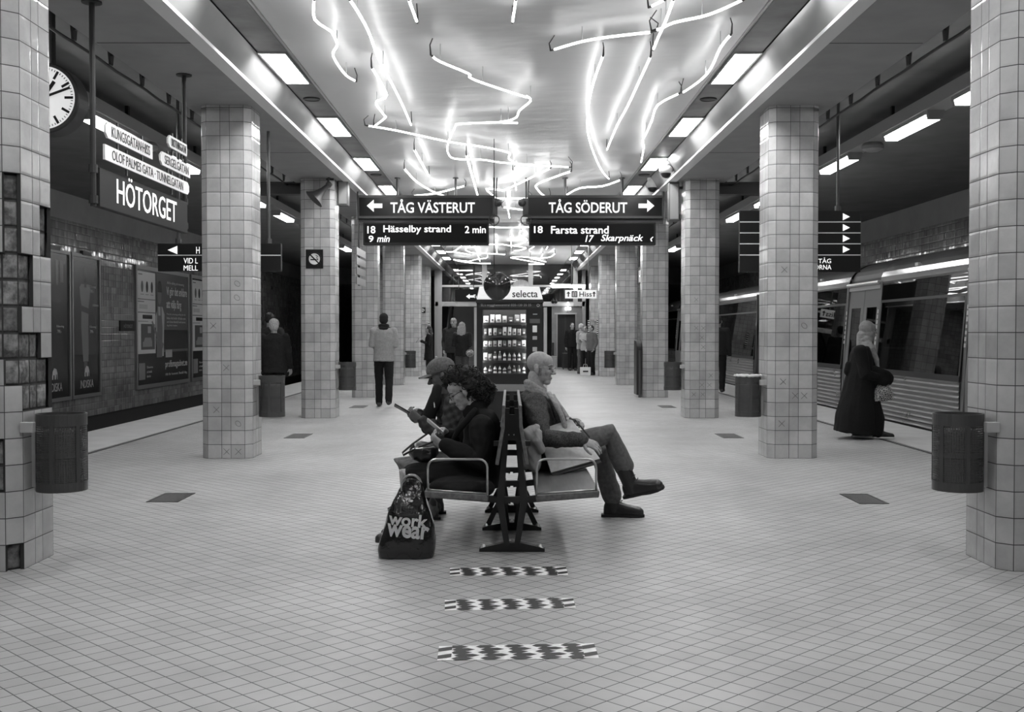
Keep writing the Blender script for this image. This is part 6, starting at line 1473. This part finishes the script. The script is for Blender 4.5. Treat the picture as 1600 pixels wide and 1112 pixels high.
# ---------------------------------------------------------------- man in a cap behind her
def cap_man():
    D = 8.1; W = lambda x, y, z=D: P(x, y, z)
    t = thing('person', 'man in a baseball cap and quilted jacket holding up a phone on the bench', 'person', (W(735, 735).x, D, 0))
    hc = W(690, 586); M = basis((-1, -.1, -.34), (-.3, 0, 1)); k = .93
    shN, shF = W(712, 632, 7.92), W(700, 630, 8.28); elN, elF = W(700, 684, 7.86), W(690, 675, 8.35); wrN, wrF = W(658, 656, 7.98), W(660, 645, 8.22)
    hipN, hipF = W(735, 722, 8.0), W(735, 722, 8.2); knN, knF = W(634, 730, 7.98), W(628, 726, 8.2); anN, anF = W(672, 797, 7.97), W(681, 790, 8.22)
    mb = MB(); head(mb, hc, M, k); mb.chain([hc + M @ V((0, -.03, -.06)), W(702, 615), W(708, 628)], [.055, .058, .07])
    mb.loft([(W(708, 626), V((.08, 0, 0)), V((0, .15, 0))), (W(716, 660), V((.1, 0, 0)), V((0, .17, 0))), (W(730, 722), V((.11, 0, 0)), V((0, .16, 0)))], 20)
    limb(mb, [shN, elN, wrN], [.05, .042, .027]); limb(mb, [shF, elF, wrF], [.05, .042, .027])
    limb(mb, [hipN, knN, anN], [.075, .055, .038]); limb(mb, [hipF, knF, anF], [.075, .055, .038])
    hand(mb, wrN, W(636, 643, 8.0) - wrN, V((-.1, .6, .45)), 1, (.5, .55, .5)); hand(mb, wrF, W(640, 637, 8.1) - wrF, V((-.2, -.6, -.4)), -1, (.35, .4, .4))
    body('body', mb, m_skin2, t, .005, 3); face_parts(hc, M, t, k)
    # cap
    q = MB(); cc = hc + M @ V((0, -.008, .048)); q.ell(cc, (.088, .112, .088), M, 24, 16)
    capm = mat('cap_cloth', .13, .85, 0, .2, .3, 60, .4, 300)
    me = remesh(q, .006, 2, off=wloc(t))
    dn = M @ V((0, 0, 1)); bmv = [v.co for v in me.vertices]
    for v in me.vertices:
        h = (v.co + wloc(t) - cc).dot(dn)
        if h < -.02: v.co -= dn*(h + .02)
    cap = link('cap', me, capm, t)
    q = MB(); rings = []
    for u, wd in ((.0, .074), (.03, .078), (.06, .07), (.085, .05), (.098, .02)):
        rings.append((cc + M @ V((0, .080 + u, -.012 - u*.02)), M @ V((wd, 0, 0)), M @ V((0, 0, .006)))) 
    q.loft(rings, 20); 
    for i in range(len(q.v)):
        lp_ = M.transposed() @ (q.v[i] - cc); q.v[i] = q.v[i] + M @ V((0, -.0, -lp_.x**2*2.6))
    obj('brim', q, capm, cap, True); q = MB(); q.ell(cc + M @ V((0, 0, .09)), .009); q.ell(cc + M @ V((.062, .085, .005)), .004); obj('cap_button', q, M_['mid'], cap)
    # quilted jacket over a dark vest
    q = MB()
    q.loft([(W(704, 612), V((.06, 0, .01)), V((0, .075, 0))), (W(706, 620), V((.1, 0, .02)), V((0, .14, 0))), (W(708, 632), V((.125, 0, .015)), V((0, .19, 0))), (W(713, 655), V((.145, 0, 0)), V((0, .205, 0))), (W(722, 690), V((.155, 0, 0)), V((0, .205, 0))), (W(731, 725), V((.16, 0, 0)), V((0, .21, 0)))], 28)
    limb(q, [shN, shN.lerp(elN, .5), elN, elN.lerp(wrN, .5), W(663, 659, 7.97)], [.088, .078, .074, .062, .05]); limb(q, [shF, elF, W(666, 648, 8.22)], [.085, .072, .048])
    def qf(p):
        s = math.sin(p.z*85 + p.x*30) * math.sin(p.x*85 - p.z*30 + p.y*20); return .006*s + .004*noise.noise(p*14)
    jk = body('jacket', q, cloth('quilted_jacket', .035, .25, 120, .3, .7), t, .007, 3, fn=qf)
    q = MB(); q.chain([W(684, 606, 8.0), W(680, 622, 7.98), W(672, 645, 7.98), W(668, 668, 8.0)], [.03, .045, .05, .05]); q.chain([W(684, 606, 8.2), W(678, 640, 8.2)], [.04, .05]); obj('vest', q, cloth('dark_vest', .014), jk, True)
    q = MB(); q.chain([W(678, 628, 7.94), W(679, 636, 7.935)], [.005, .004]); obj('zip_pull', q, M_['white'], jk)
    q = MB()
    limb(q, [hipN, hipN.lerp(knN, .5), knN, knN.lerp(anN, .5), anN], [.1, .09, .08, .066, .06]); limb(q, [hipF, hipF.lerp(knF, .5), knF, knF.lerp(anF, .5), anF], [.1, .09, .08, .066, .06]); q.ell(W(735, 724), (.14, .19, .09))
    body('jeans', q, cloth('grey_jeans', .15, .25, 300, .25), t, .007, 3, fn=lambda p: .004*noise.noise(p*16) + .006*max(0, noise.noise(V((p.x*12 + p.z*16, p.y*8, p.z*10 - p.x*14)))))
    for an in (anN, anF):
        a = V((an.x, an.y, .084)); q = MB(); boot(q, a, V((-1, -.05, -.0)), V((0, 0, 1)), .98, .27, .03); bo = body('shoe', q, mat('grey_leather_shoe', .05, .45), t, .008, 2)
        q = MB(); sole(q, a, V((-1, -.05, 0)), V((0, 0, 1)), .98, .27); obj('sole', q, mat('boot_sole', .012), bo)
    p0 = W(632, 641, 8.03); q = MB(); Mp = basis(W(618, 632) - W(650, 650), (.6, .35, .8)); Tm = Matrix.Translation(p0) @ Mp.to_4x4()
    ph = thing('smartphone', 'black smartphone held out by the man in the cap', 'smartphone', p0)
    q.box((-.037, -.085, -.005), (.037, .085, .005), Tm); obj('phone_body', q, M_['black'], ph, bevel=.003)
    q = MB(); q.box((-.034, -.08, .005), (.034, .08, .0056), Tm); obj('screen', q, emat('phone_screen', .5, .2), ph)
cap_man()
# ---------------------------------------------------------------- standing people
def stand(label, foot, ang, H, top, legs, hair, skin=None, hairkind='short', arms='down', coat=.0, stride=.0, vox=.012, wide=1.0, shoe=.03, name='person'):
    """foot: ground point; ang: heading (0 faces the camera, pi away, pi/2 towards +X); coat: hem height / H"""
    skin = skin or m_skin; k = H/1.75; F0 = V((foot[0], foot[1], 0))
    Rz = Matrix.Rotation(ang, 3, 'Z')
    L = lambda x, y, z: F0 + Rz @ V((x*k, y*k, z*k))           # local: faces -Y, x to the figure's left... mirrored does not matter
    t = thing(name, label, 'person', F0)
    fw = Rz @ V((0, -1, 0)); M = basis(fw); hc = L(0, -.015, 1.625)
    hips = [L(s*.09, 0, .9) for s in (-1, 1)]; kns = [L(s*.1, -.02 - s*stride*.5, .5) for s in (-1, 1)]; ans = [L(s*.1, .02 - s*stride, .085 + (.05 if stride and s < 0 else 0)) for s in (-1, 1)]
    shs = [L(s*.185*wide, 0, 1.42) for s in (-1, 1)]
    P_ = {'down': ((.235, .02, 1.13), (.25, -.05, .87)), 'front': ((.225, .04, 1.15), (.12, -.2, 1.12)), 'pockets': ((.25, .06, 1.14), (.21, -.04, .93)), 'phone': ((.22, .0, 1.14), (.1, -.25, 1.25)), 'hold': ((.22, .0, 1.12), (.08, -.27, 1.0))}[arms]
    els = [L(s*P_[0][0]*wide, P_[0][1], P_[0][2]) for s in (-1, 1)]; wrs = [L(s*P_[1][0]*wide, P_[1][1], P_[1][2]) for s in (-1, 1)]
    mb = MB(); head(mb, hc, M, .92*k); mb.chain([hc + M @ V((0, -.03, -.06)), L(0, .01, 1.46), L(0, .02, 1.4)], [.052*k, .055*k, .065*k])
    mb.loft([(L(0, .01, 1.42), Rz @ V((.15*k, 0, 0)), Rz @ V((0, .085*k, 0))), (L(0, .0, 1.2), Rz @ V((.14*k, 0, 0)), Rz @ V((0, .1*k, 0))), (L(0, 0, .92), Rz @ V((.15*k, 0, 0)), Rz @ V((0, .1*k, 0)))], 16)
    for i in range(2):
        limb(mb, [shs[i], els[i], wrs[i]], [.045*k, .038*k, .026*k], 10); limb(mb, [hips[i], kns[i], ans[i]], [.075*k, .052*k, .036*k], 10)
        d = (wrs[i] - els[i]); hand(mb, wrs[i], d, fw*.6 + (F0 - wrs[i])*.0 + Rz @ V((-(1 if i else -1)*.7, 0, 0)), 1 if i else -1, (.35, .4, .35), k)
    body('body', mb, skin, t, min(vox, .01), 2)
    q = MB(); hem = coat*H/k if coat else .86
    rg = [(L(0, .015, 1.5), .075, .07), (L(0, .01, 1.46), .14, .09), (L(0, .01, 1.40), .205*wide, .115), (L(0, .005, 1.25), .205*wide, .13), (L(0, 0, 1.05), .19*wide, .13), (L(0, 0, .9), .2*wide, .135)]
    z = .9
    while z - .15 > hem: z -= .15; rg.append((L(0, 0, z), (.2 + (.9 - z)*.12)*wide, .135 + (.9 - z)*.1))
    rg.append((L(0, 0, hem), (.2 + (.9 - hem)*.13)*wide, .135 + (.9 - hem)*.11))
    q.loft([(c, Rz @ V((a*k, 0, 0)), Rz @ V((0, b*k, 0))) for c, a, b in rg], 20)
    for i in range(2): limb(q, [shs[i], els[i], wrs[i] - (wrs[i] - els[i])*.08], [.075*k, .062*k, .048*k], 10)
    body('jacket' if not coat else 'coat', q, top, t, vox, 3, disp=.008, freq=11, seed=foot[1])
    q = MB()
    for i in range(2): limb(q, [hips[i], kns[i], ans[i] + V((0, 0, .0))], [.1*k, .076*k, .066*k], 12)
    q.ell(L(0, 0, .9), (.165*k, .115*k, .1*k), Rz)
    body('trousers', q, legs, t, vox, 2, disp=.006, freq=13, seed=foot[0])
    for i in range(2):
        q = MB(); boot(q, ans[i], fw, V((0, 0, 1)) if ans[i].z < .1*k else (V((0, 0, 1)) + fw*.5), k, .27, .02); body('shoe', q, mat('shoe_%d' % int(shoe*100), shoe, .5), t, .01, 1)
    face_parts(hc, M, t, .92*k)
    kk = .92*k; E = lambda q, p, r: q.ell(hc + M @ (V(p)*kk), tuple(a*kk for a in r), M, 16, 12)
    q = MB()
    if hairkind == 'short': E(q, (0, -.028, .05), (.085, .095, .09)); E(q, (0, -.06, -.0), (.078, .06, .07))
    elif hairkind == 'full': E(q, (0, -.03, .045), (.1, .105, .1)); E(q, (0, -.06, -.02), (.092, .07, .085))
    elif hairkind == 'long': E(q, (0, -.028, .05), (.09, .1, .092)); q.loft([(hc + M @ V((0, -.05, .02)), M @ V((.095, 0, 0)), M @ V((0, .07, 0))), (hc + M @ V((0, -.08, -.12)), M @ V((.11, 0, 0)), M @ V((0, .05, 0))), (hc + M @ V((0, -.085, -.3)), M @ V((.09, 0, 0)), M @ V((0, .035, 0)))], 16)
    elif hairkind == 'balding': E(q, (0, -.04, .02), (.084, .085, .07))
    elif hairkind == 'cap': E(q, (0, -.014, .055), (.09, .107, .092)); E(q, (0, -.045, .0), (.088, .08, .085))
    nmh = 'hat' if hairkind == 'cap' else 'hair'
    body(nmh, q, hair, t, .008, 1, disp=.009 if nmh == 'hair' else .001, freq=50)
    return t, L, M, hc, Rz, k
dk = cloth('dark_cloth', .02, .2, 200, .3); dk2 = cloth('black_trousers', .012, .2, 200, .2); hair_d = mat('dark_hair', .025, .5, 0, .4, .3, 90, .5, 200); hair_g = mat('grey_hair', .45, .6, 0, .4, .3, 90, .5, 200); hair_b = mat('blonde_hair', .36, .5, 0, .4, .45, 60, .6, 160, stretch=(4, 4, .6))
# man in the beanie, walking away
g = G(600, 636)
t, L, M, hc, Rz, k = stand('man in a black beanie and light jacket walking away past the pillars', g, math.pi + .05, 1.73, cloth('light_jacket', .27, .12, 120, .4, .7), dk2, mat('beanie_knit', .02, .9, 0, .2, .2, 60, .6, 250), None, 'cap', 'front', 0, .17)
q = MB(); q.tube([L(-.09, -.03, 1.47), L(-.05, .08, 1.475), L(0, .095, 1.475), L(.05, .08, 1.475), L(.09, -.03, 1.47)], .034, 8); q.tube([L(-.07, -.02, 1.52), L(-.045, .06, 1.525), L(0, .08, 1.53), L(.045, .06, 1.525), L(.07, -.02, 1.52)], .034, 8); obj('collar', q, mat('beanie_knit', .02), t, True)
# grey-haired person and the dark-haired one beyond
g = G(429, 651); stand('grey-haired person in a dark coat with their back turned, behind a litter bin', g, math.pi, 1.6, dk, dk2, hair_g, None, 'full', 'down', .45, .1, .012, 1.1)
g = G(416, 646); stand('dark-haired person mostly hidden beyond the grey-haired one', (g.x, g.y + .3), math.pi, 1.72, cloth('dark_cloth_b', .03, .2, 200, .3), dk2, hair_d, None, 'short', 'down', .45, 0, .015)
# woman in the headscarf by the train
g = G(1352, 684.5); W = lambda x, y, z=g.y: P(x, y, z)
t = thing('person', 'woman in a pale headscarf and long black coat waiting beside the train', 'person', (g.x, g.y, 0))
fw = V((.94, -.1, 0)).normalized(); M = basis(fw + V((0, 0, -.08))); hc = W(1358, 516); Yg = g.y
mb = MB(); head(mb, hc, M, .86); mb.chain([hc + M @ V((0, -.03, -.06)), W(1352, 535), W(1348, 545)], [.05, .05, .06])
mb.loft([(W(1346, 545), V((.08, 0, 0)), V((0, .15, 0))), (W(1345, 590), V((.1, 0, 0)), V((0, .15, 0))), (W(1345, 620), V((.1, 0, 0)), V((0, .15, 0)))], 16)
sN, sF = W(1344, 548, Yg - .17), W(1350, 546, Yg + .17); eN, eF = W(1352, 585, Yg - .22), W(1362, 582, Yg + .2); wN, wF = W(1375, 590, Yg - .16), W(1380, 588, Yg + .1)
limb(mb, [sN, eN, wN], [.045, .038, .026]); limb(mb, [sF, eF, wF], [.045, .038, .026]); hand(mb, wN, V((.7, .2, -.5)), V((-.2, .6, -.6)), 1, (.6, .6, .5), .9); hand(mb, wF, V((.7, -.2, -.5)), V((-.2, -.6, -.6)), -1, (.6, .6, .5), .9)
aN, aF = V((W(1370, 680).x, Yg - .08, .085)), V((W(1342, 680).x, Yg + .1, .085))
limb(mb, [W(1346, 622, Yg - .09), W(1362, 650, Yg - .09), aN], [.075, .052, .036]); limb(mb, [W(1344, 622, Yg + .09), W(1344, 650, Yg + .09), aF], [.075, .052, .036]); body('body', mb, mat('skin_mid', .25, .5), t, .008, 2); face_parts(hc, M, t, .86)
q = MB(); q.loft([(W(1350, 537), V((.05, 0, 0)), V((0, .08, 0))), (W(1347, 543), V((.1, 0, 0)), V((0, .17, 0))), (W(1346, 552), V((.13, 0, 0)), V((0, .205, 0))), (W(1344, 580), V((.16, 0, 0)), V((0, .22, 0))), (W(1341, 610), V((.2, 0, 0)), V((0, .24, 0))), (W(1337, 645), V((.25, 0, 0)), V((0, .27, 0))), (W(1335, 676), V((.265, 0, -.03)), V((0, .28, 0)))], 28)
limb(q, [sN, eN, wN], [.085, .08, .065]); limb(q, [sF, eF, wF], [.085, .08, .065]); q.chain([W(1360, 620, Yg - .05), W(1372, 655, Yg - .06), W(1371, 676, Yg - .07)], [.11, .085, .075]); q.chain([W(1326, 570, Yg), W(1324, 580, Yg)], [.05, .05])
body('coat', q, cloth('abaya_black', .012, .2, 220, .3, .9), t, .009, 4, fn=lambda p: .006*noise.noise(p*9) + .008*noise.noise(V((p.x*16, p.y*16, p.z*3))))
q = MB(); kk = .9; q.ell(W(1352, 531), (.095, .1, .085)); q.chain([W(1347, 524), W(1349, 540)], [.07, .09]); q.ell(hc + M @ V((0, -.035, .03)), (.09, .1, .098), M); q.ell(hc + M @ V((0, -.02, -.05)), (.085, .09, .08), M); q.chain([W(1354, 533, Yg - .05), W(1362, 545, Yg - .12), W(1370, 562, Yg - .12), W(1372, 575, Yg - .12)], [.05, .045, .03, .02]); q.loft([(W(1353, 532), V((.07, 0, 0)), V((0, .1, 0))), (W(1349, 541), V((.09, 0, 0)), V((0, .14, 0)))], 18)
me = remesh(q, .006, 3, fn=lambda p: .003*noise.noise(V((p.x*20, p.y*20, p.z*40))), off=wloc(t))
cut = hc + M @ V((0, .06, -.02))
for v in me.vertices:
    p = v.co + wloc(t); l = M.transposed() @ (p - hc)
    if l.y > .055 and abs(l.x) < .062 and -.085 < l.z < .075: v.co = v.co - (M @ V((0, l.y - .045, 0)))
link('headscarf', me, cloth('pale_headscarf', .27, .12, 300, .3, .8), t)
for a in (aN, aF):
    q = MB(); boot(q, a, fw, V((0, 0, 1)), .9, .27, .01); s_ = body('shoe', q, M_['black'], t, .009, 1); q = MB(); sole(q, a, fw, V((0, 0, 1)), .9, .27); obj('sole', q, M_['white'], s_)
c = W(1375, 592, Yg - .1)
q = MB(); q.ell(W(1374, 590, Yg - .08), (.17, .16, .13)); q.ell(W(1366, 582, Yg - .06), (.12, .15, .1)); me = remesh(q, .012, 2, fn=lambda p: .03*noise.noise(p*9), off=c); tag(link('folded_coat', me, cloth('fur_black', .01, .2, 150, .6, .95), loc=c), 'bulky black coat bundled over the arm of the woman in the headscarf', 'coat')
c = W(1379, 612, Yg - .16); hb = thing('handbag', 'dark handbag with glittering pale pattern carried by the woman in the headscarf', 'handbag', c)
q = MB(); q.loft([(W(1380, 600, Yg - .16), V((.07, 0, 0)), V((0, .03, 0))), (W(1380, 612, Yg - .16), V((.115, 0, 0)), V((0, .055, 0))), (W(1381, 622, Yg - .16), V((.125, 0, .01)), V((0, .06, 0))), (W(1381, 626, Yg - .16), V((.11, 0, .01)), V((0, .05, 0)))], 24, .7)
mp, nt, b = nodes('sequin_pattern'); tc = nt.nodes.new('ShaderNodeTexCoord'); vo = nn(nt, 'ShaderNodeTexVoronoi', Vector=tc.outputs['Object'], Scale=45.0); vo.feature = 'DISTANCE_TO_EDGE'
mr = nn(nt, 'ShaderNodeMapRange', Value=vo.outputs['Distance']); mr.inputs[1].default_value = .05; mr.inputs[2].default_value = .13; mr.inputs[3].default_value = .55; mr.inputs[4].default_value = .015; nt.links.new(mr.outputs[0], b.inputs['Base Color']); b.inputs['Roughness'].default_value = .3
obj('bag_body', q, mp, hb, True); q = MB(); q.tube([W(1374, 601, Yg - .16), W(1373, 590, Yg - .17), W(1380, 586, Yg - .17), W(1387, 590, Yg - .17), W(1387, 601, Yg - .16)], .008, 6); obj('handle', q, M_['black'], hb, True)
# person half hidden by the third train-side pillar
g = G(1122, 616); stand('person in dark clothes half hidden behind the pillar with pencilled crosses', g, math.pi*.9, 1.75, dk, dk2, hair_d, None, 'short', 'down', .5, .1, .014)
# far group at the poster side
g = G(670, 591); t, L, M, hc, Rz, k = stand('woman in a black coat and pale scarf looking at a phone by the end wall', g, -math.pi/2, 1.58, dk2, dk2, hair_d, None, 'long', 'phone', .35, 0, .014)
q = MB(); q.tube([L(-.07, .06, 1.47), L(0, .1, 1.5), L(.08, .04, 1.46), L(.1, -.08, 1.4)], .04, 8); obj('scarf', q, mat('pale_scarf', .5, .8), t, True)
c = L(0, -.37, 1.27); q = MB(); q.box((-.035, -.006, -.07), (.035, .006, .07), Matrix.Translation(c) @ (Rz @ Matrix.Rotation(-.6, 3, 'X')).to_4x4()); tag(obj('smartphone', q, M_['black'], loc=c), 'dark smartphone held by the woman in the pale scarf at the end wall', 'smartphone')
c = P(705, 497, 27.0); stand('balding man in a dark jacket facing the blonde woman', (P(709, 500, 27.4).x, 27.4), -.3, 1.76, cloth('dark_cloth_c', .03, .2, 200, .3), dk2, hair_d, None, 'balding', 'pockets', 0, 0, .014, 1.15)
t, L, M, hc, Rz, k = stand('blonde woman in a dark quilted jacket with her back turned', (P(722, 505, 26.3).x, 26.3), math.pi - .25, 1.63, cloth('dark_puffer', .015, .2, 60, .5, .5), cloth('brownish_trousers', .06, .2, 200, .3), hair_b, None, 'long', 'front', 0, 0, .014)
c = L(-.22, .05, .95); q = MB(); q.ell(c, (.1, .08, .09)); tag(obj('shoulder_bag', q, mp, smooth=True, loc=c), 'small patterned shoulder bag at the blonde woman’s side', 'bag')
# far group beside the lift
for (px, py, lab, topm, legm, hr, hk, ang, H, arm) in ((894, 579, 'man in black standing by the lift with suitcases', dk2, dk2, hair_d, 'short', .2, 1.74, 'down'),
        (908, 584, 'person in a pale hat and light coat waiting near the lift', cloth('beige_coat', .36, .12, 120, .3, .8), cloth('mottled_trousers', .1, .6, 60, .3), mat('pale_hat', .5, .85), 'cap', .9, 1.68, 'hold'),
        (915, 585, 'person in a pale jacket and dark trousers looking down near the lift', cloth('pale_jacket', .42, .12, 120, .3, .8), dk2, hair_d, 'short', -.6, 1.6, 'phone')):
    g = G(px, py); stand(lab, g, ang, H, topm, legm, hr, None, hk, arm, 0, 0, .016)
g = G(924, 586); stand('person in a grey jacket partly hidden behind the last train-side pillar', g, -1.0, 1.62, cloth('grey_far_jacket', .12, .2, 120, .3), dk2, hair_d, m_skin, 'short', 'pockets', 0, 0, .016)
def suitcase(px, py, w_, h, lab, v):
    g = G(px, py); t = thing('suitcase', lab, 'suitcase', (g.x, g.y, 0))
    q = MB(); q.box((g.x - w_/2, g.y - .12, .05), (g.x + w_/2, g.y + .12, h)); obj('shell', q, mat('case_%d' % int(v*100), v, .5), t, bevel=.03)
    for sx_ in (-1, 1):
        for sy in (-.09, .09):
            q = MB(); q.tube([(g.x + sx_*w_*.38 - .012, g.y + sy, .028), (g.x + sx_*w_*.38 + .012, g.y + sy, .028)], .028, 10); obj('wheel', q, M_['black'], t)
    q = MB(); q.tube([(g.x - w_*.25, g.y + .1, h), (g.x - w_*.25, g.y + .1, h + .3), (g.x + w_*.25, g.y + .1, h + .3), (g.x + w_*.25, g.y + .1, h)], .01, 6); obj('handle', q, M_['dark'], t)
suitcase(886, 577, .38, .62, 'upright black suitcase beside the man in black', .015); suitcase(901, 578.5, .42, .55, 'second dark suitcase between the travellers by the lift', .02)
g = G(914.5, 586.5); t = thing('paper_bag', 'white paper carrier bag on the floor by the lift travellers', 'bag', (g.x, g.y, 0))
q = MB(); q.box((g.x - .17, g.y - .07, .0), (g.x + .17, g.y + .07, .27)); obj('bag_body', q, mat('paper_white', .7, .6), t, bevel=.008)
q = MB(); q.box((g.x - .08, g.y - .073, .11), (g.x + .09, g.y - .07, .16)); obj('printed_mark', q, M_['black'], t); q = MB(); q.tube([(g.x - .07, g.y, .27), (g.x - .05, g.y, .36), (g.x + .05, g.y, .36), (g.x + .07, g.y, .27)], .006, 5); obj('handle', q, mat('paper_white', .7), t)
# passengers on the train
def passenger(y, x, lab, hr, tone):
    t = thing('person', lab, 'person', (x, y, .46)); b0 = V((x, y, .46)); M = basis((-.8, -.6, 0)); hc = b0 + V((0, 0, .78))
    mb = MB(); head(mb, hc, M, .92); mb.chain([hc + V((.0, 0, -.08)), b0 + V((0, 0, .55))], [.055, .065]); mb.loft([(b0 + V((0, 0, .55)), V((.1, 0, 0)), V((0, .17, 0))), (b0 + V((0, 0, .02)), V((.12, 0, 0)), V((0, .16, 0)))], 16)
    sh = [b0 + V((0, s*.18, .52)) for s in (-1, 1)]
    for p in sh: limb(mb, [p, p + V((-.03, 0, -.26)), p + V((-.18, -.05, -.36))], [.05, .04, .028]); hand(mb, p + V((-.18, -.05, -.36)), V((-1, 0, -.2)), V((0, 0, -1)), 1, (.4, .4, .4))
    body('body', mb, m_skin, t, .01, 2); face_parts(hc, M, t)
    q = MB(); q.loft([(b0 + V((0, 0, .6)), V((.08, 0, 0)), V((0, .09, 0))), (b0 + V((0, 0, .52)), V((.12, 0, 0)), V((0, .21, 0))), (b0 + V((0, 0, .02)), V((.14, 0, 0)), V((0, .2, 0)))], 18)
    for p in sh: limb(q, [p, p + V((-.03, 0, -.26)), p + V((-.14, -.04, -.33))], [.08, .065, .05])
    body('jacket', q, cloth('passenger_cloth_%d' % int(tone*100), tone), t, .014, 2, disp=.008, freq=11)
    q = MB(); q.ell(hc + M @ V((0, -.025, .05)), (.082, .095, .085), M); body('hair', q, hr, t, .01, 1)
passenger(16.2, 6.55, 'passenger facing out behind the train window beside the headscarf', hair_d, .03)
passenger(20.4, 6.6, 'passenger seated behind the farther train window', hair_d, .05)
